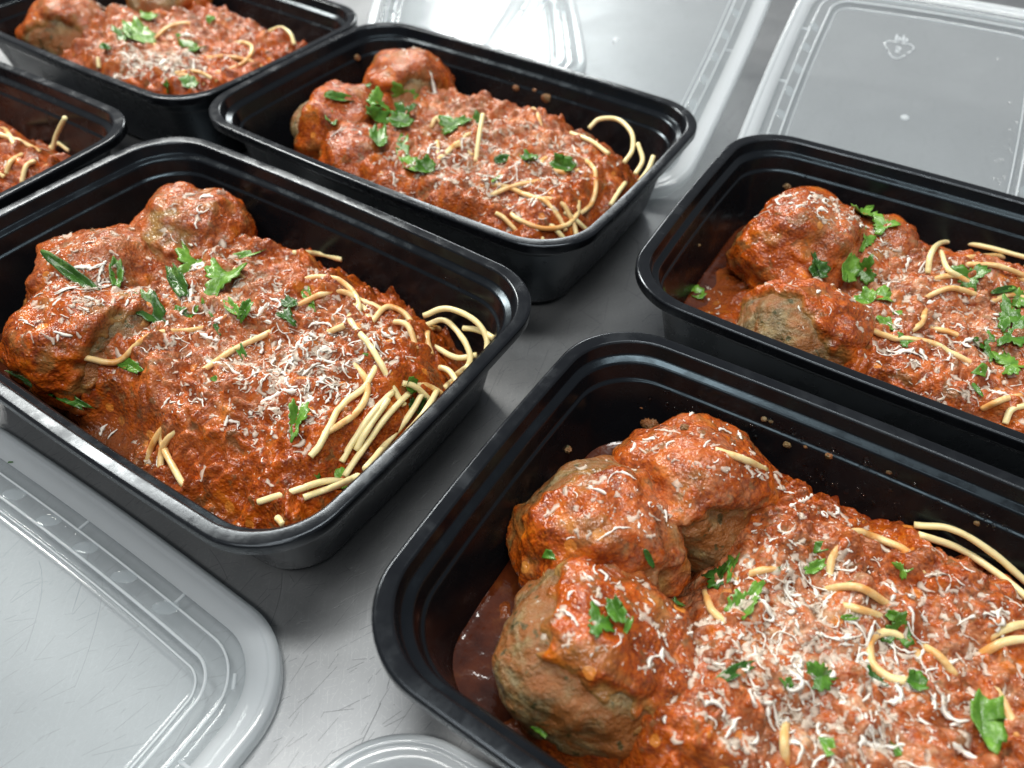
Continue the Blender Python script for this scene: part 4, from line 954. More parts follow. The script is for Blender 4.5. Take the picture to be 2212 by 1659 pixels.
DROPS = [('G', -62.9, 62.6, 29.5, 0.21), ('G', -46.3, 64.3, 35.0, 0.19), ('G', -56.6, 64.7, 36.5, 0.24), ('G', -85.3, 61.3, 31.0, 0.18), ('G', -72.6, 62.0, 27.5, 0.14), ('G', -62.8, 62.9, 29.5, 0.15), ('G', -67.6, 63.2, 32.0, 0.44), ('G', -69.3, 63.6, 34.0, 0.23), ('G', -71.5, 63.8, 35.0, 0.19), ('G', -75.1, 63.6, 36.5, 0.46), ('G', -62.4, 63.7, 34.5, 0.19), ('G', -76.6, 63.4, 36.0, 0.14), ('G', -63.6, 63.9, 35.5, 0.35), ('G', -55.6, 62.9, 29.5, 0.29), ('G', -73.2, 62.3, 29.0, 0.18), ('G', -80.9, 63.3, 35.5, 0.28), ('G', -50.4, 64.9, 37.0, 0.14), ('G', -82.1, 62.7, 33.0, 0.14), ('G', -80.9, 62.1, 31.0, 0.57), ('G', -52.6, 64.1, 34.0, 0.15), ('G', -42.7, 64.3, 34.0, 0.2), ('G', -45.9, 63.9, 32.5, 0.52), ('G', -58.2, 65.4, 38.0, 0.14), ('G', -74.5, 62.6, 31.5, 0.6), ('G', -48.8, 64.1, 34.0, 0.2), ('G', -43.0, 63.8, 32.0, 0.19), ('G', -74.5, 62.7, 30.5, 0.14), ('G', -65.6, 62.6, 30.0, 0.19), ('G', -72.5, 62.8, 32.5, 0.18), ('G', -80.8, 62.5, 31.0, 0.43), ('G', -76.5, 63.6, 35.5, 0.5), ('G', -69.6, 63.8, 35.0, 0.14), ('G', -53.7, 63.5, 32.5, 0.16), ('G', -54.6, 64.2, 35.5, 0.18), ('G', -48.5, 64.3, 35.5, 0.15), ('G', -51.5, 64.1, 33.5, 0.43), ('G', -46.7, 64.1, 35.5, 0.43), ('G', -50.0, 64.2, 36.5, 0.18), ('G', -60.0, 63.4, 33.5, 0.15), ('G', -42.4, 63.7, 32.5, 0.57), ('G', -55.9, 65.5, 37.5, 0.14), ('G', -39.8, 65.1, 36.5, 0.14), ('G', -66.6, 63.0, 32.0, 0.14), ('G', -64.8, 65.3, 38.5, 0.24), ('G', -57.6, 65.2, 37.0, 0.14), ('G', -73.7, 62.7, 31.0, 0.15), ('G', -74.5, 62.7, 32.5, 0.14), ('G', -65.8, 63.5, 35.0, 0.39), ('G', -61.0, 62.5, 28.5, 0.14), ('G', -65.9, 64.4, 37.0, 0.14), ('G', -75.5, 62.4, 30.0, 0.17), ('G', -44.9, 64.6, 36.0, 0.31), ('G', -61.9, 63.4, 32.0, 0.18), ('G', -82.9, 62.7, 36.0, 0.14), ('G', -69.7, 63.4, 34.0, 0.27), ('G', -66.0, 63.0, 31.5, 0.42), ('G', -81.1, 62.1, 31.0, 0.18), ('G', -54.0, 64.3, 35.0, 0.14), ('G', -65.8, 63.7, 33.5, 0.51), ('G', -70.4, 63.1, 33.0, 0.18), ('G', -55.4, 66.1, 41.5, 0.18), ('G', -71.6, 62.6, 31.0, 0.39), ('G', -45.1, 64.3, 36.0, 0.46), ('G', -65.7, 63.1, 31.0, 0.36), ('G', -78.8, 62.3, 31.5, 0.14), ('G', -56.0, 63.9, 35.0, 0.39), ('G', -41.6, 65.5, 37.0, 0.24), ('G', -52.6, 63.5, 31.0, 0.47), ('G', -63.1, 63.3, 33.0, 0.14), ('G', -67.9, 63.8, 36.0, 0.23), ('G', -47.4, 64.4, 35.5, 0.17), ('G', -48.8, 64.1, 33.5, 0.15), ('G', -43.9, 63.9, 34.5, 0.22), ('G', -41.1, 64.6, 36.5, 0.34), ('G', -80.7, 61.9, 29.0, 0.34), ('G', -61.9, 63.0, 31.5, 0.23), ('G', -84.6, 60.8, 28.0, 0.62), ('G', -43.6, 64.6, 36.0, 0.33), ('G', -64.3, 61.7, 26.0, 0.14), ('G', -70.6, 62.7, 30.5, 0.53), ('G', -69.1, 62.8, 30.0, 0.16), ('G', -71.0, 63.2, 32.0, 0.28), ('G', -73.8, 62.7, 30.0, 0.31), ('G', -71.4, 63.6, 35.0, 0.17), ('G', -78.2, 62.4, 30.5, 0.17), ('G', -39.5, 65.8, 37.5, 0.18), ('G', -43.5, 63.7, 31.0, 0.14), ('G', -72.8, 62.8, 31.0, 0.22), ('G', -70.7, 63.8, 36.5, 0.29), ('G', -52.2, 63.0, 30.0, 0.19), ('G', 27.8, 65.9, 38.5, 0.63), ('G', 30.4, 64.8, 36.5, 0.26), ('G', 11.1, 64.9, 37.0, 0.19), ('G', -36.2, 66.2, 39.5, 0.29), ('G', 34.1, 64.6, 36.0, 0.2), ('G', -37.0, 66.6, 40.5, 0.25), ('G', 25.9, 65.4, 37.0, 0.26), ('G', -8.6, 65.7, 37.0, 0.61), ('G', 7.3, 66.3, 38.5, 0.59), ('G', 29.0, 65.6, 37.0, 0.4), ('G', 32.3, 64.4, 36.0, 0.17), ('G', 17.3, 66.1, 37.5, 0.2), ('G', -36.2, 66.1, 37.5, 0.14), ('G', -28.1, 66.1, 38.5, 0.38), ('G', 21.5, 66.1, 38.0, 0.38), ('G', -3.6, 65.4, 37.0, 0.26), ('G', -24.6, 66.2, 38.5, 0.23), ('G', -16.4, 66.9, 40.5, 0.14), ('G', -3.4, 66.6, 38.5, 0.16), ('G', 23.8, 66.1, 37.5, 0.14), ('G', -40.0, 66.1, 40.5, 0.51), ('G', -3.4, 66.2, 38.5, 0.21), ('G', 0.8, 66.1, 37.0, 0.43), ('G', -32.9, 66.1, 39.5, 0.22), ('G', -14.5, 66.3, 38.0, 0.26), ('G', -36.9, 66.0, 39.5, 0.14), ('G', -1.0, 65.6, 37.0, 0.15), ('G', -36.2, 66.7, 40.5, 0.31), ('G', 19.7, 65.8, 37.0, 0.14), ('G', 1.4, 66.3, 38.0, 0.44), ('G', -6.2, 66.3, 38.5, 0.17), ('G', 29.5, 66.2, 38.5, 0.33), ('G', 15.2, 65.0, 35.5, 0.14), ('G', 34.5, 65.7, 38.0, 0.14), ('G', -7.1, 66.4, 39.5, 0.29), ('G', -6.2, 66.3, 39.0, 0.29), ('G', 8.4, 66.2, 38.0, 0.15), ('G', 24.5, 65.5, 37.0, 0.42), ('G', -34.8, 65.8, 38.0, 0.48), ('G', 21.2, 65.9, 37.0, 0.15), ('G', -42.4, 66.1, 39.0, 0.14), ('G', -21.6, 66.8, 40.0, 0.18), ('G', -3.2, 66.2, 38.5, 0.14), ('G', 16.7, 65.9, 37.5, 0.31), ('G', -3.6, 66.2, 38.5, 0.15), ('G', 35.3, 65.5, 37.0, 0.32), ('G', -14.3, 65.9, 37.5, 0.14), ('G', 16.3, 66.3, 38.0, 0.34), ('G', -17.8, 66.4, 39.5, 0.29), ('G', -1.7, 66.4, 38.5, 0.31), ('G', -5.1, 65.9, 37.0, 0.16), ('G', -34.3, 65.9, 37.0, 0.23), ('G', -32.6, 66.2, 40.5, 0.29), ('G', -32.0, 66.0, 39.0, 0.29), ('G', 17.3, 65.8, 37.5, 0.16), ('G', -31.0, 66.6, 40.0, 0.15), ('G', 25.3, 65.6, 37.0, 0.27), ('G', -8.4, 66.5, 40.5, 0.63), ('G', 18.0, 66.1, 37.5, 0.14), ('G', -10.7, 66.1, 37.5, 0.27), ('G', 22.3, 65.9, 37.0, 0.39), ('G', -14.0, 65.9, 37.0, 0.14), ('G', 17.1, 64.6, 35.0, 0.27), ('G', -8.4, 66.4, 38.5, 0.14), ('G', 15.3, 65.1, 37.0, 0.41), ('G', -17.4, 66.4, 38.5, 0.15), ('G', 1.8, 66.2, 37.5, 0.3), ('G', -18.6, 66.1, 38.5, 0.14), ('G', 10.3, 66.4, 37.5, 0.14), ('G', 23.5, 65.9, 37.5, 0.16), ('G', -16.6, 66.0, 38.0, 0.54), ('G', 28.7, 66.0, 39.0, 0.14), ('G', -11.9, 65.2, 37.0, 0.14), ('G', -34.7, 65.9, 38.5, 0.28), ('G', -23.5, 66.1, 37.0, 0.14), ('G', -28.5, 66.1, 39.0, 0.24), ('G', -18.9, 65.8, 37.5, 0.27), ('G', -9.7, 66.4, 38.5, 0.21), ('G', 30.3, 64.9, 36.0, 0.27), ('G', -20.6, 66.0, 37.0, 0.26), ('G', -28.1, 65.7, 37.0, 0.34), ('G', -39.1, 66.2, 38.5, 0.53), ('G', 1.5, 66.5, 39.5, 0.46), ('G', -31.4, 66.0, 39.0, 0.54), ('G', -37.6, 66.4, 40.0, 0.28), ('G', 27.8, 65.0, 36.5, 0.25), ('G', -28.2, 66.0, 37.5, 0.14), ('G', 24.5, 65.3, 36.5, 0.14), ('G', 14.5, 66.5, 38.0, 0.14), ('G', -15.1, 66.5, 40.0, 0.18), ('G', -18.2, 66.3, 38.0, 0.6), ('G', -17.8, 66.4, 38.0, 0.23), ('G', -13.2, 66.4, 38.0, 0.17), ('G', -2.0, 66.4, 37.5, 0.24), ('G', -13.6, 65.8, 37.0, 0.26), ('G', 18.3, 66.1, 39.0, 0.15), ('G', 9.9, 66.2, 38.5, 0.16), ('G', 34.1, 65.9, 38.0, 0.45), ('G', 29.4, 65.6, 37.0, 0.15), ('G', 26.8, 64.8, 36.0, 0.2), ('G', 30.5, 65.2, 37.0, 0.14), ('G', 21.2, 65.7, 37.0, 0.18), ('G', -40.1, 65.7, 38.0, 0.19), ('G', -7.8, 66.3, 38.5, 0.61), ('G', -4.3, 66.0, 37.0, 0.2), ('G', 23.6, 65.0, 36.0, 0.19), ('G', 6.4, 66.0, 37.5, 0.15), ('G', 16.3, 66.1, 37.5, 0.15), ('G', 36.4, 65.2, 37.0, 0.15), ('G', -6.7, 65.8, 37.0, 0.51), ('G', 28.1, 65.7, 37.0, 0.21), ('G', -29.0, 65.9, 37.5, 0.54), ('G', 31.6, 65.1, 37.0, 0.55), ('G', -23.3, 66.4, 38.5, 0.63), ('G', 23.3, 65.2, 37.0, 0.17), ('G', -23.7, 66.2, 37.5, 0.16), ('G', -16.6, 66.4, 38.5, 0.29), ('G', -18.8, 66.2, 39.5, 0.14), ('G', 33.9, 66.1, 37.5, 0.42), ('G', 12.1, 66.0, 38.0, 0.18), ('G', -63.6, 62.2, 27.0, 0.17), ('G', -68.5, 61.8, 27.0, 0.26), ('G', -53.6, 63.2, 30.5, 0.25), ('G', -62.4, 62.6, 28.5, 0.15), ('G', -55.4, 62.3, 26.0, 0.15), ('G', -66.1, 62.9, 31.0, 0.15), ('G', -56.9, 61.4, 21.5, 0.14), ('G', -65.7, 61.8, 25.5, 0.14), ('G', -60.0, 62.1, 25.0, 0.49), ('G', -56.6, 62.7, 29.0, 0.51), ('G', -67.4, 62.6, 29.0, 0.19), ('G', -71.2, 61.0, 21.5, 0.63), ('G', -68.9, 62.0, 26.5, 0.2), ('G', -61.3, 62.3, 28.5, 0.3), ('G', -55.5, 62.7, 28.0, 0.15), ('G', -63.7, 62.2, 26.0, 0.14), ('G', -74.0, 62.0, 28.0, 0.23), ('G', -60.7, 61.3, 22.0, 0.55), ('G', -73.5, 62.3, 29.5, 0.36), ('G', -64.3, 62.2, 28.0, 0.14), ('G', -71.5, 61.9, 27.0, 0.14), ('G', -59.5, 60.9, 20.0, 0.2), ('G', -65.4, 61.9, 25.0, 0.17), ('G', -61.4, 62.3, 27.5, 0.25), ('G', -56.9, 62.2, 25.5, 0.15), ('G', -61.1, 61.8, 24.0, 0.16), ('G', -60.1, 62.2, 26.5, 0.25), ('G', -75.7, 61.5, 25.0, 0.29), ('G', -66.5, 62.6, 29.0, 0.15), ('G', -60.9, 62.2, 27.0, 0.14), ('G', -73.3, 61.0, 22.5, 0.15), ('G', -59.2, 62.8, 30.0, 0.3), ('G', -68.6, 61.7, 25.0, 0.18), ('G', -56.0, 62.0, 24.0, 0.23), ('G', -71.3, 62.9, 31.0, 0.15), ('G', -56.0, 61.6, 24.5, 0.26), ('G', -59.1, 61.7, 23.5, 0.15), ('G', -70.1, 61.4, 24.0, 0.25), ('G', -69.9, 61.3, 22.5, 0.17), ('G', -63.8, 62.6, 29.0, 0.14), ('G', -65.8, 61.1, 21.5, 0.17), ('G', -53.2, 62.5, 27.5, 0.2), ('G', -61.9, 61.8, 25.5, 0.14), ('G', -69.6, 61.3, 22.5, 0.53), ('G', -70.1, 60.1, 19.0, 0.17), ('G', -56.4, 61.4, 22.5, 0.3), ('G', -54.3, 63.0, 30.0, 0.19), ('G', -51.3, 61.5, 23.0, 0.61), ('G', -65.5, 63.2, 31.5, 0.17), ('G', -53.8, 63.7, 32.0, 0.23), ('G', -70.1, 60.3, 19.0, 0.18), ('G', -54.2, 63.1, 31.0, 0.15), ('G', -62.1, 63.1, 31.5, 0.49), ('G', -70.4, 61.8, 27.5, 0.15), ('G', -63.5, 61.5, 25.0, 0.29), ('G', -75.3, 61.6, 26.5, 0.14), ('G', -66.6, 60.6, 20.5, 0.24), ('G', -50.3, 61.9, 25.5, 0.14), ('G', -61.3, 63.3, 31.0, 0.27), ('G', -70.8, 61.6, 26.5, 0.17), ('G', -55.3, 64.0, 34.5, 0.14), ('G', -64.6, 61.2, 24.0, 0.14), ('G', -62.1, 60.8, 21.5, 0.14), ('G', -66.7, 60.4, 20.0, 0.14), ('G', -60.8, 63.7, 33.0, 0.18), ('G', -76.3, 61.6, 25.5, 0.22), ('G', -74.4, 60.4, 20.5, 0.57), ('G', -54.8, 62.9, 29.0, 0.14), ('G', -74.8, 59.9, 18.5, 0.35), ('G', -59.2, 59.5, 13.5, 0.17), ('G', -13.9, 62.8, 27.0, 0.55), ('G', -8.0, 62.0, 22.0, 0.38), ('G', -22.0, 63.6, 30.0, 0.14), ('G', -0.3, 62.8, 27.0, 0.51), ('G', 6.3, 63.5, 30.5, 0.14), ('G', -5.4, 64.0, 32.5, 0.14), ('G', 2.1, 64.7, 34.0, 0.59), ('G', 8.4, 62.5, 26.0, 0.43), ('G', -3.1, 63.1, 27.5, 0.14), ('G', 6.1, 63.3, 28.5, 0.26), ('G', -6.1, 63.1, 28.0, 0.14), ('G', -24.4, 64.0, 31.0, 0.16), ('G', -5.0, 63.1, 27.0, 0.39), ('G', -12.9, 63.1, 28.0, 0.47), ('G', -6.3, 63.7, 29.0, 0.63), ('G', -18.2, 63.2, 28.5, 0.57), ('G', 6.4, 63.8, 31.0, 0.14), ('G', 0.3, 64.1, 31.0, 0.15), ('G', -7.8, 63.8, 31.5, 0.16), ('G', -19.5, 63.0, 28.0, 0.17), ('G', 3.2, 63.3, 28.0, 0.17), ('G', 7.1, 64.2, 31.5, 0.21), ('G', 9.0, 63.6, 29.5, 0.14), ('G', -4.0, 63.0, 28.0, 0.14), ('G', -22.0, 62.6, 25.0, 0.16), ('G', 5.1, 63.2, 28.0, 0.15), ('G', -23.4, 63.3, 29.5, 0.17), ('G', -8.3, 63.7, 29.5, 0.14), ('G', -15.6, 62.7, 26.0, 0.36), ('G', 3.8, 62.4, 24.0, 0.6), ('G', -24.4, 63.7, 29.5, 0.41), ('G', -15.2, 63.5, 29.5, 0.16), ('G', 2.7, 63.6, 29.0, 0.14), ('G', 7.2, 62.7, 26.5, 0.31), ('G', 5.2, 63.4, 30.0, 0.15), ('G', -12.5, 62.8, 26.5, 0.24), ('G', -21.1, 62.8, 26.0, 0.54), ('G', 5.6, 63.2, 29.0, 0.14), ('G', -18.6, 62.3, 25.0, 0.17), ('G', -19.1, 63.4, 28.0, 0.19), ('G', -10.0, 63.3, 28.5, 0.14), ('G', -23.6, 62.5, 25.0, 0.14), ('G', -13.0, 61.9, 23.0, 0.15), ('G', 3.5, 63.1, 26.5, 0.17), ('G', -8.8, 63.0, 27.5, 0.16), ('G', -17.4, 63.1, 27.5, 0.53), ('G', -6.3, 63.2, 27.0, 0.15), ('G', -9.1, 62.7, 26.5, 0.6), ('G', -15.5, 62.8, 27.0, 0.21), ('G', -12.2, 63.0, 26.5, 0.44), ('G', -1.1, 62.3, 22.5, 0.19), ('G', -4.5, 63.2, 27.0, 0.32), ('G', -4.0, 63.5, 28.0, 0.5), ('G', -17.9, 63.6, 30.5, 0.23), ('G', -12.8, 63.4, 28.5, 0.2), ('G', -24.5, 62.7, 26.0, 0.14), ('G', -20.3, 63.4, 30.0, 0.42), ('G', -23.8, 62.9, 27.5, 0.15), ('G', 11.2, 61.7, 21.5, 0.63), ('G', -22.4, 62.9, 27.0, 0.23), ('A', -71.5, 65.4, 38.5, 0.37), ('A', -50.3, 65.6, 38.0, 0.14), ('A', -52.6, 64.9, 37.0, 0.14), ('A', -67.9, 65.5, 38.5, 0.27), ('A', -55.3, 66.0, 40.0, 0.14), ('A', -67.1, 65.3, 38.0, 0.48), ('A', -65.3, 65.3, 39.0, 0.16), ('A', -60.2, 65.2, 37.0, 0.15), ('A', -61.1, 65.3, 37.5, 0.3), ('A', -65.5, 65.4, 39.0, 0.14), ('A', -50.7, 66.1, 40.5, 0.15), ('A', -68.3, 65.3, 38.5, 0.15), ('A', -53.8, 65.3, 37.5, 0.14), ('A', -71.0, 65.4, 38.0, 0.24), ('A', -54.4, 65.6, 39.0, 0.23), ('A', -60.4, 65.9, 39.0, 0.62), ('A', -62.2, 65.7, 40.0, 0.15), ('A', -59.0, 65.5, 39.0, 0.14), ('A', -67.8, 65.7, 39.0, 0.18), ('A', -60.8, 66.0, 39.5, 0.37), ('A', -63.3, 65.5, 38.5, 0.14), ('A', -67.2, 65.2, 38.5, 0.16), ('A', -60.0, 65.7, 39.0, 0.21), ('A', -68.3, 65.6, 40.0, 0.22), ('C', -76.2, 65.4, 39.0, 0.29), ('C', -70.8, 66.3, 41.0, 0.19), ('C', -77.3, 65.1, 39.5, 0.14), ('C', -80.6, 65.7, 41.5, 0.28), ('C', -79.7, 63.2, 34.5, 0.14), ('C', -80.8, 65.4, 38.5, 0.15), ('C', -75.3, 65.7, 39.0, 0.15), ('C', -83.1, 64.1, 37.0, 0.14), ('C', -73.2, 64.3, 37.0, 0.46), ('C', -78.4, 65.9, 42.5, 0.15), ('B', -7.8, 66.4, 38.0, 0.52), ('B', -7.9, 66.7, 39.0, 0.28), ('B', -2.2, 65.4, 36.0, 0.43), ('B', -0.1, 66.6, 39.0, 0.14), ('B', -4.4, 66.3, 38.5, 0.16), ('B', -6.7, 66.8, 37.5, 0.15), ('B', -0.9, 65.7, 36.5, 0.49), ('B', -7.1, 66.6, 39.0, 0.22), ('B', 7.5, 66.2, 39.0, 0.15), ('B', -5.6, 66.7, 38.0, 0.19), ('B', 0.4, 66.6, 37.5, 0.14), ('B', -6.1, 66.2, 39.5, 0.18), ('B', -5.6, 65.4, 36.5, 0.48), ('B', -7.4, 66.4, 37.5, 0.15), ('A', 73.2, 63.6, 34.5, 0.14), ('A', 76.3, 63.8, 36.0, 0.16), ('A', 70.4, 64.4, 37.0, 0.16), ('A', 61.9, 65.5, 38.5, 0.37), ('A', 76.4, 63.4, 36.0, 0.14), ('A', 73.0, 63.9, 36.0, 0.15), ('A', 77.1, 63.6, 34.5, 0.14), ('A', 69.0, 65.4, 38.0, 0.58)]
#@@ENDDATA
# ------------------------------------------------------------------ gravy pools in the low corners
def pool(key, level, seed, umax):
    F = dict(seed=seed, low=level, high=level, u0=0, blobs=[])
    uu = np.arange(-98, umax, 1.0); vv = np.arange(-63, 63, 1.0)
    U, V = np.meshgrid(uu, vv, indexing='ij'); sh = U.shape; u = U.ravel(); v = V.ravel()
    z = level + 0.5 * pn(np.c_[u / 12, v / 12, u * 0 + seed]) + .15 * pn(np.c_[u / 3, v / 3, u * 0 + seed])
    dep = clearance(u, v, z) - .4 - 0.5 * pn(np.c_[u / 8, v / 8, u * 0 + 5])
    cl = clearance(u, v, z); ex = np.clip(.1 - cl, 0, None); ok = ex < 1.5
    gu = clearance(u + .8, v, z) - clearance(u - .8, v, z); gv = clearance(u, v + .8, z) - clearance(u, v - .8, z); gl = np.hypot(gu, gv) + 1e-6
    u = u + np.where(ok, ex, 0) * gu / gl; v = v + np.where(ok, ex, 0) * gv / gl
    z = z + .7 * (1 - sstep(0, 2.0, cl))
    keep = ok.reshape(sh); fm = keep[:-1, :-1] & keep[1:, :-1] & keep[1:, 1:] & keep[:-1, 1:]
    idx = np.arange(u.size).reshape(sh)
    F4 = np.c_[idx[:-1, :-1][fm], idx[1:, :-1][fm], idx[1:, 1:][fm], idx[:-1, 1:][fm]]
    used = np.zeros(u.size, bool); used[F4.ravel()] = True; re = np.cumsum(used) - 1
    obj("gravy_pool", mesh_np("gravy_pool", np.c_[u, v, z][used], re[F4]), MAT['gravy'], PORTION[key])
pool('G', 10.5, 3, -20); pool('A', 10.5, 4, -20); pool('C', 11, 5, -10)

# ------------------------------------------------------------------ spaghetti strands
def strand(key, path, plain, seed, rad=1.22):
    P = spline(path, max(8, int(6 * len(path))))
    P = P + 0.12 * np.c_[pn(P / 4 + seed), pn(P / 4 + seed + 9), pn(P / 4 + seed + 17)]
    rr = rad * (1 + 0.09 * pn(P / 5 + seed * 3))
    rr[0] *= .96; rr[-1] *= .96
    V, Q = tube(P, rr, 9, .95)
    obj("spaghetti_strand", mesh_np("spaghetti_strand", V, Q), MAT['pasta' if plain else 'pasta_sauced'], PORTION[key])
for i, (k, kind, pts) in enumerate(STRANDS):
    pts = [(a_, b_, c_ - .5) for a_, b_, c_ in pts]
    if kind == 's': pts = [(a_, b_, c_ - (1.3 if j_ in (0, len(pts) - 1) else 0)) for j_, (a_, b_, c_) in enumerate(pts)]
    strand(k, pts, kind == 'p', i * 1.7, 1.2 if k in 'AG' else 1.18)
rs_ = np.random.RandomState(21)
def stray(key, n, urange, vrange, sink):
    """half buried strands through the heap"""
    hm = HMAP[key]
    for i in range(n):
        u, v = rs_.uniform(*urange), rs_.uniform(*vrange); a = rs_.uniform(0, 6.28); cv = rs_.normal() * .045
        pts = []
        for s in range(15):
            if clearance(np.array([u]), np.array([v]), 18.0)[0] < 3: break
            pts.append((u, v)); u += 3.2 * math.cos(a); v += 3.2 * math.sin(a); a += cv * 3.2 + rs_.normal() * .08
        if len(pts) < 5: continue
        A = np.array(pts); z = hm.at(A[:, 0], A[:, 1])
        z = np.convolve(np.pad(z, 2, 'edge'), np.ones(5) / 5, 'valid') + sink - 1.4 + 2.2 * np.sin(np.linspace(0, np.pi, len(z))) ** .7 + rs_.normal() * .25
        strand(key, np.c_[A, z], rs_.rand() < .12, rs_.uniform(0, 99))
stray('A', 3, (-5, 55), (-25, 46), -.6); stray('A', 6, (68, 92), (-30, 40), .3)
stray('G', 2, (10, 60), (0, 45), -.5); stray('G', 5, (50, 95), (-50, 50), .1); stray('C', 5, (10, 60), (-45, 45), -.2)
stray('B', 3, (0, 55), (-40, 45), -.5); stray('B', 4, (66, 92), (-40, 40), .2); stray('H', 4, (10, 85), (-30, 50), -.2); stray('I', 12, (50, 92), (-50, 54), .3)

# ------------------------------------------------------------------ parsley
def leaf_mesh(kind, seed):
    r = np.random.RandomState(seed)
    if kind == 'lobed':
        n = 44; th = np.linspace(0, 2 * np.pi, n, endpoint=False)
        lob = 0.36 + 0.13 * np.cos(3 * th + r.uniform(-.5, .5)) + 0.05 * np.cos(5 * th + r.uniform(0, 6)) + 0.07 * (np.abs(np.sin(6.5 * th + r.uniform(0, 6))) * 2 - 1)
        X, Y = lob * np.cos(th) * 1.06, lob * np.sin(th) * 1.06
    elif kind == 'tri':
        n = 24; base = np.array([[-.5, -.38], [.5, -.2], [.3, .42], [-.35, .34]]) + r.normal(size=(4, 2)) * .07
        pts = np.concatenate([base[i] + (base[(i + 1) % 4] - base[i]) * np.linspace(0, 1, 6, endpoint=False)[:, None] for i in range(4)])
        X, Y = pts[:, 0], pts[:, 1]
    else:
        n = 30; th = np.linspace(0, 2 * np.pi, n, endpoint=False)
        pw = .75 if kind == 'oval' else .9
        X = .5 * np.cos(th); Y = .5 * np.sign(np.sin(th)) * np.abs(np.sin(th)) ** pw * (1 + .07 * np.sin(9 * th + r.uniform(0, 6)))
        X = X + (.08 * np.sin(7 * th) if kind == 'oval' else 0)
    fold, bend, tw = r.uniform(.4, 1.3), r.uniform(-1.0, 1.0), r.uniform(-.7, .7)
    def zf(x, y): return fold * np.abs(y) * .55 + bend * x * x + tw * x * y + .045 * np.sin(9 * x + r_ph) * np.cos(7 * y)
    r_ph = r.uniform(0, 6)
    rs_l = []
    for s in (1.0, .72, .42, .02):
        x, y = X * s, Y * s; rs_l.append(np.c_[x, y, zf(x, y)])
    n = len(X)
    V, Q = rings(rs_l)
    V2 = V.copy(); V2[:, 2] -= 0.035
    i = np.arange(n); j = (i + 1) % n; m = len(V)
    side = np.c_[i, i + m, j + m, j]
    return np.vstack([V, V2]), np.vstack([Q, Q[:, ::-1] + m, side])
LEAF = {}
for kd in ('lobed', 'tri', 'oval', 'sliver'):
    LEAF[kd] = [leaf_mesh(kd, 10 * i + len(kd)) for i in range(5)]
pr = np.random.RandomState(5)
def put_leaf(key, u, v, z, ln, wd, yaw, kind, tone, label, lift=.25):
    hm = HMAP[key]
    V, Q = LEAF[kind][pr.randint(5)]
    ln = max(ln * (1.08 if kind == 'lobed' else 1.0), 2.2); wd = max(wd * (1.2 if kind == 'lobed' else 1.08 if kind != 'sliver' else .7), 1.3)
    me = mesh_np("parsley_leaf", V * np.array([ln, wd, min(ln, wd * 1.3)]), Q, True)
    n = hm.normal(u, v); n = n * np.array([.65, .65, 1]); n += pr.normal(size=3) * .10; n /= np.linalg.norm(n)
    a = math.radians(yaw); t = np.array([math.cos(a), math.sin(a), 0]); t -= n * (t @ n); t /= np.linalg.norm(t); b = np.cross(n, t)
    z0 = max(z, float(hm.at(u, v))) if abs(float(hm.at(u, v)) - z) < 5 else z
    M = Matrix(((t[0], b[0], n[0], u * MM), (t[1], b[1], n[1], v * MM), (t[2], b[2], n[2], (z0 + lift) * MM), (0, 0, 0, 1)))
    o = obj("parsley_leaf", me, MAT['leaf_' + tone])
    o.matrix_world = FRAME[key] @ M
    return tag(o, label, "parsley", "chopped parsley on the meals")
for (k, u, v, z, ln, wd, yaw, kind, tone, ph) in PARSLEY:
    put_leaf(k, u, v, z, ln, wd, yaw, kind, tone, ph.format(WHERE[k]))

# ------------------------------------------------------------------ grated cheese
cr = np.random.RandomState(11)
def shred(key, u, v, length, width, curl, lift):
    hm = HMAP[key]
    n = max(5, int(length / .75)); st = length / n
    a = cr.uniform(0, 6.28); k = cr.normal() * curl; pts = []
    for i in range(n + 1):
        pts.append((u, v)); u += st * math.cos(a); v += st * math.sin(a); a += k * st + cr.normal() * .22
    A = np.array(pts); fi = np.clip((A[:, 0] - GU[0]) / GS, 0, len(GU) - 2).astype(int); fj = np.clip((A[:, 1] - GV[0]) / GS, 0, len(GV) - 2).astype(int)
    z = np.maximum(hm.s[fi, fj], hm.z[fi, fj] - .3)
    z = np.convolve(np.pad(z, 2, 'edge'), np.ones(5) / 5, 'valid')
    t = np.linspace(0, 1, n + 1)
    z = z + .25 + lift * np.clip(np.sin(t * np.pi * cr.uniform(.5, 1.6) + cr.uniform(-.4, .4)), -.1, 1)
    P = np.c_[A, z]
    tg = np.gradient(P, axis=0); tg /= np.linalg.norm(tg, axis=1)[:, None] + 1e-9
    side = np.cross(tg, [0, 0, 1.0]); side /= np.linalg.norm(side, axis=1)[:, None] + 1e-9
    roll = cr.uniform(-.35, .35) + np.cumsum(cr.normal(size=n + 1) * .25)
    up = np.cross(side, tg)
    s = side * np.cos(roll)[:, None] + up * np.sin(roll)[:, None]; h = -side * np.sin(roll)[:, None] + up * np.cos(roll)[:, None]
    wv = width * (.35 + .65 * np.sin(np.pi * np.clip(t * .9 + .08, 0, 1))) * (1 + .42 * cr.normal(size=n + 1).clip(-1.6, 1.6))
    th = .13 + .03 * width
    rsx = np.stack([P + s * wv[:, None] / 2, P + h * th, P - s * wv[:, None] / 2, P - h * th], 1)
    return rings([r_ for r_ in rsx])
def on_food(key, u, v):
    hm = HMAP[key]
    if clearance(np.array([u]), np.array([v]), 20.0)[0] < 3 or hm.at(u, v) < 9: return False
    i = int((u - GU[0]) / GS); j = int((v - GV[0]) / GS)
    w_ = slice(max(i - 5, 0), i + 6); x_ = slice(max(j - 5, 0), j + 6)
    return np.hypot(hm.gu[w_, x_], hm.gv[w_, x_]).max() < 1.5
bags = {}
def collect(key, name, VQ):
    bags.setdefault((key, name), []).append(VQ)
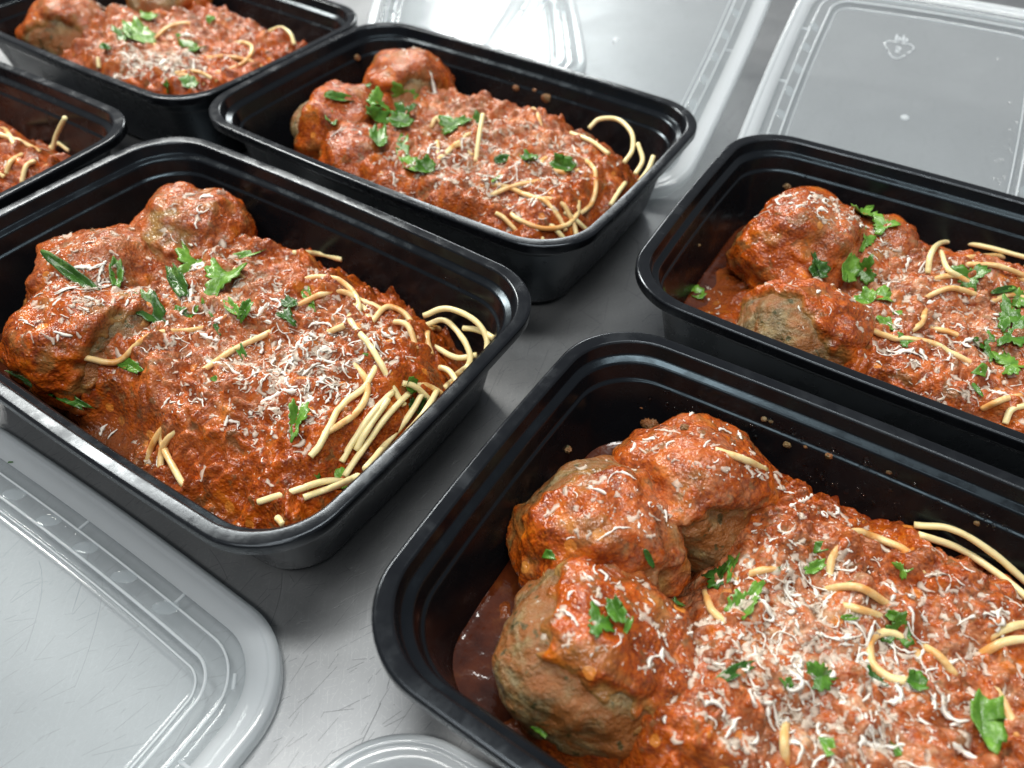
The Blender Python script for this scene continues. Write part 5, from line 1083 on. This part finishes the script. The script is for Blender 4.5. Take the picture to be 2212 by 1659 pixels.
CH_ROOT = {}
for (k, cu, cv, rad, nb, nf) in CHEESE:
    if k not in CH_ROOT:
        CH_ROOT[k] = thing("grated_cheese", "white grated cheese sprinkled over the food in " + WHERE[k], "grated cheese", FRAME[k], "cheese toppings")
    for i in range(int(nb * 1.1 + .5)):
        u, v = cu + cr.normal() * rad * .75, cv + cr.normal() * rad * .75
        if not on_food(k, u, v): continue
        V, Q = shred(k, u, v, cr.uniform(4, 12), cr.uniform(.6, 2.0), .28, cr.uniform(0, .6))
        obj("cheese_shred", mesh_np("cheese_shred", V, Q), MAT['cheese'], CH_ROOT[k])
    for i in range(int(nf * 1.5)):      # dust and crumbs
        u, v = cu + cr.normal() * rad * .8, cv + cr.normal() * rad * .8
        if not on_food(k, u, v): continue
        VQ = shred(k, u, v, cr.uniform(.4, 1.3), cr.uniform(.25, .7), .3, 0); VQ[0][:, 2] -= .15
        collect(k, 'fine_shreds' if cr.rand() < .35 else 'melting_shreds', VQ)
    for i in range(int(nf * .75)):
        u, v = cu + cr.normal() * rad * .85, cv + cr.normal() * rad * .85
        if not on_food(k, u, v): continue
        mel = cr.rand() < .78
        VQ = shred(k, u, v, cr.uniform(1.5, 5.5), cr.uniform(1.2, 3.6) if mel else cr.uniform(.4, 1.4), .3, 0 if mel else cr.uniform(0, .3))
        if mel: VQ[0][:, 2] -= .35
        collect(k, 'melting_shreds' if mel else 'fine_shreds', VQ)
for (k, nm), lst in bags.items():
    off = 0; Vs = []; Qs = []
    for V, Q in lst:
        Vs.append(V); Qs.append(Q + off); off += len(V)
    o = obj(nm, mesh_np(nm, np.vstack(Vs), np.vstack(Qs)), MAT['cheese_melt' if nm[0] == 'm' else 'cheese'], CH_ROOT[k])
    o['kind'] = 'stuff'

# ------------------------------------------------------------------ splashes of sauce and drops of water on the tray walls
D3, F3 = ico(4)
for i, (k, u, v, z, r) in enumerate(RESIDUE):
    p = D3 * r * 3.1 + i * 7
    r *= .8
    V = D3 * (r * (1 + .35 * pn(p / 2.5) + .22 * pn(p / 1.1)))[:, None] * np.array([1, .8, .8])
    # a splash: three lumps run together
    o = obj("sauce_splash", mesh_np("sauce_splash", V + np.array([u, v, z]), F3, True, None), MAT['meat'], PORTION[k])
D2, F2 = ico(2)
for k in sorted(set(d[0] for d in DROPS)):
    Vs = []; Fs = []; off = 0
    for (kk, u, v, z, r) in DROPS:
        if kk != k: continue
        Vs.append(D2 * r * 1.5 * np.array([1, 1, 1.1]) + np.array([u, v, z])); Fs.append(F2 + off); off += len(D2)
    o = obj("condensation_drops", mesh_np("condensation_drops", np.vstack(Vs), np.vstack(Fs)), MAT['water'], tray_obj[k])
    o['kind'] = 'stuff'

# ------------------------------------------------------------------ clear lids
LHL, LHW, LR = 113.0, 80.0, 29.0
def shell(prof, th=.55, keep=.9, rmin=4, close_in=None):
    kw = dict(keep=keep, rmin=rmin, bl=2.6, bw=2.2)
    top = sweep_profile(prof, LHL, LHW, LR, **kw); bot = [r_ - np.array([0, 0, th]) for r_ in top]
    if close_in is not None:
        top += cap(top[-1], close_in, 0, (.8, .55, .3, .02)); bot += cap(bot[-1], close_in - th, 0, (.8, .55, .3, .02))
        return rings(top[::1] if False else bot[:1] + top)[0:2] if False else _two(top, bot, False)
    return _two(top, bot, True)
def _two(top, bot, inner):
    Vt, Qt = rings(top); Vb, Qb = rings(bot); n = len(top[0]); m = len(Vt)
    i = np.arange(n); j = (i + 1) % n
    Q = [Qt, Qb[:, ::-1] + m, np.c_[i, i + m, j + m, j]]
    if inner:
        a = (len(top) - 1) * n
        Q.append(np.c_[a + i, a + j, a + j + m, a + i + m])
    return np.vstack([Vt, Vb]), np.vstack(Q)
def fixn(me):
    bm = bmesh.new(); bm.from_mesh(me); bmesh.ops.recalc_face_normals(bm, faces=bm.faces); bm.to_mesh(me); bm.free()
    me.polygons.foreach_set('use_smooth', np.full(len(me.polygons), True)); return me
P_RIM = fillet([(0.7, 0.75), (0.0, 1.6), (0.0, 5.4), (1.3, 7.2), (2.8, 7.3), (3.6, 6.5), (9.6, 6.3)], .7, 3)
P_SH = fillet([(9.6, 6.3), (10.2, 5.2), (13.6, 5.2), (14.4, 7.4), (15.4, 7.6), (19.6, 7.6), (20.8, 7.0), (21.6, 4.6), (22.2, 4.3), (23.6, 4.3)], .6, 3)
P_PAN = fillet([(23.6, 4.3), (24.6, 5.3), (25.6, 5.4), (30, 5.4)], .4, 3)
LID_RIM = fixn(mesh_np("rim", *shell(P_RIM)))
LID_SH = fixn(mesh_np("shoulder", *shell(P_SH)))
LID_PAN = fixn(mesh_np("panel", *shell(P_PAN, close_in=5.4)))
def bright_line_me(d, z, rad):
    ctr = outline(LHL - d, LHW - d, max(LR - .9 * d, 4), 2.6, 2.2)
    t = np.roll(ctr, -1, 0) - np.roll(ctr, 1, 0); t /= np.linalg.norm(t, axis=1)[:, None]; nrm = np.c_[t[:, 1], -t[:, 0]]
    rs = [np.c_[ctr + nrm * rad * math.cos(a), np.full(len(ctr), z + rad * math.sin(a))] for a in np.linspace(0, 2 * math.pi, 7)[:-1]]
    return fixn(mesh_np("ridge", *rings(rs + rs[:1])))
BRIGHT_LINES = [bright_line_me(14.2, 7.35, .38), bright_line_me(20.4, 7.3, .5), bright_line_me(23.7, 5.0, .32)]  # added white beads imitating the bright lines along the lid's steps
def box_me(name, sx, sy, sz):
    bm = bmesh.new(); bmesh.ops.create_cube(bm, size=1.0)
    bmesh.ops.scale(bm, vec=(sx * MM, sy * MM, sz * MM), verts=bm.verts); bmesh.ops.bevel(bm, geom=bm.edges[:], offset=min(sx, sy, sz) * .25 * MM, segments=1, affect='EDGES')
    me = bpy.data.meshes.new(name); bm.to_mesh(me); bm.free(); return me
RIB = box_me("stacking_rib", 1.0, 5.0, .8)
def disc_me(name, rx, ry, h):
    D, Fq = ico(3); return mesh_np(name, D * np.array([rx, ry, h]), Fq)
DIM = disc_me("grip_dimple", 4.6, 2.4, .16)
GATE = disc_me("gate_mark", 2.2, 2.2, .9)
RINGM = None
def lid(label, loc, yaw, tilt, ribs=True):
    M = Matrix.Translation(Vector(loc) * MM) @ Matrix.Rotation(math.radians(yaw), 4, 'Z') @ Matrix.Rotation(math.radians(tilt), 4, 'Y')
    t = thing("container_lid", label, "lid", M, "clear plastic lids")
    obj("rim", LID_RIM, MAT['milky'], t)
    s = obj("shoulder", LID_SH, MAT['clear'], t)
    for rm in BRIGHT_LINES: obj("ridge", rm, MAT['ridge'], s)  # beads whose white stands in for bright edge lines
    p = obj("panel", LID_PAN, MAT['frosted'], t)
    gm = obj("gate_mark", GATE, MAT['milky'], p); gm.location = (0, 0, 5.4 * MM)
    for (x, y, r_) in [(-60, 68.2, 0), (10, 68.2, 0), (60, 68.0, 0), (-60, -68.2, 0), (10, -68.2, 0), (60, -68, 0), (101.2, 34, 90), (101.2, -34, 90), (-101.2, 34, 90), (-101.2, -34, 90), (95, 58, 40), (95, -58, -40)]:
        o = obj("stacking_rib", RIB, MAT['milky'], s); o.location = (x * MM, y * MM, 5.6 * MM); o.rotation_euler = (0, 0, math.radians(r_))
    for x in range(-60, 61, 20):
        for y in (62.6, -62.6):
            if abs(x) > 67: continue
            o = obj("grip_dimple", DIM, MAT['clear'], s); o.location = (x * MM, y * MM, 7.62 * MM); o.rotation_euler = (0, 0, math.radians(28))
    return t, p
lid("clear lid lying flat at the bottom left beside the middle left tray", (-193.5, 93.4, 0), -32.1, 0)
lid("clear lid of which one round corner rises from the bottom edge left of centre", (19.9, -33.5, 0), -28.6, 0)
lid("clear lid with a bright glare, propped behind the tray with the spaghetti loop", (62, 483, 32.5), 65, -18)
lidD, panD = lid("clear lid with the recycling mark, propped up at the top right", (212, 394, 29.5), 66, -14)
lid("clear lid lying flat at the top, its edge beside the top left tray", (-33, 605, 0), 92, 0)
# recycling mark, embossed on the underside and so seen mirrored
def text_mesh(s, size):
    c = bpy.data.curves.new("letters", 'FONT'); c.body = s; c.size = size * MM; c.extrude = .12 * MM; c.offset = .04 * MM; c.align_x = 'CENTER'; c.align_y = 'CENTER'
    o = bpy.data.objects.new("letters", c); col.objects.link(o)
    me = bpy.data.meshes.new_from_object(o.evaluated_get(bpy.context.evaluated_depsgraph_get()))
    bpy.data.objects.remove(o); bpy.data.curves.remove(c); me.materials.clear(); return me
mk = bpy.data.objects.new("recycling_mark", None); 
tri = []
for a0 in (90, 210, 330):
    for d in (-22, -8, 8, 22):
        rr = 10.4 if abs(d) < 10 else 9.0
        tri.append((rr * math.cos(math.radians(a0 + d)), rr * math.sin(math.radians(a0 + d)) - .2, 0))
tri = np.array(tri); Vm = []; Qm = []; off = 0
for g0 in range(3):   # three arrows with gaps between them
    seq = [tri[(g0 * 4 + 2 + i) % 12] for i in range(4)]
    A = np.array(seq); mid = (A[1] + A[2]) / 2
    pth = np.vstack([A[0] * .97 + A[1] * .03, A[1], mid, A[2] * .75 + mid * .25])
    nx0 = tri[(g0 * 4 + 6) % 12]
    for seg in (np.array([A[0], A[1]]), np.array([A[1], A[1] + (A[2] - A[1]) * .46]), np.array([A[1] + (A[2] - A[1]) * .56, A[2]]), np.array([A[2], A[3]]), np.array([A[3], nx0])):
        V, Q = tube(np.vstack([seg[0], seg.mean(0), seg[1]]), .6, 6, .5); Vm.append(V); Qm.append(Q + off); off += len(V)
recyc = obj("recycling_mark", mesh_np("recycling_mark", np.vstack(Vm), np.vstack(Qm)), MAT['ridge'], panD)
Mk = Matrix(((0, -1, 0, 56 * MM), (-1, 0, 0, 13.5 * MM), (0, 0, 1, 5.7 * MM), (0, 0, 0, 1))) @ Matrix.Diagonal((.84, .84, 1, 1))
recyc.matrix_local = Mk
for s_, size, dy in (("PP", 9.0, -13.0), ("5", 9.0, .2)):
    o = obj("mark_lettering", text_mesh(s_, size), MAT['ridge'], panD)
    o.matrix_local = Mk @ Matrix.Translation((0, dy * MM, 0))
bpy.data.objects.remove(mk)
# water drops on that lid
Vs = []; Fs = []; off = 0; wr = np.random.RandomState(4)
for i in range(70):
    x, y = (wr.normal(-18, 22), wr.normal(-52, 3.5)) if i < 55 else (wr.uniform(-60, 70), wr.uniform(-55, -10))
    if abs(y) > 54: continue
    r = .2 + .5 * wr.rand() ** 3
    Vs.append(D2 * r * np.array([1.2, 1, .7]) + np.array([x, y, 5.5])); Fs.append(F2 + off); off += len(D2)
o = obj("water_drops", mesh_np("water_drops", np.vstack(Vs), np.vstack(Fs)), MAT['water'], lidD); o['kind'] = 'stuff'
# a crumb of parsley on the near left lid
cV, cQ = LEAF['tri'][2]
crumb = obj("parsley_leaf", mesh_np("parsley_leaf", cV * np.array([2.2, 1.3, 1.2]), cQ), MAT['leaf_dark'])
crumb.location = (-185.8 * MM, 172.1 * MM, 6.6 * MM)
tag(crumb, "tiny dark parsley crumb lying on the clear lid at the left edge", "parsley", "chopped parsley on the meals")
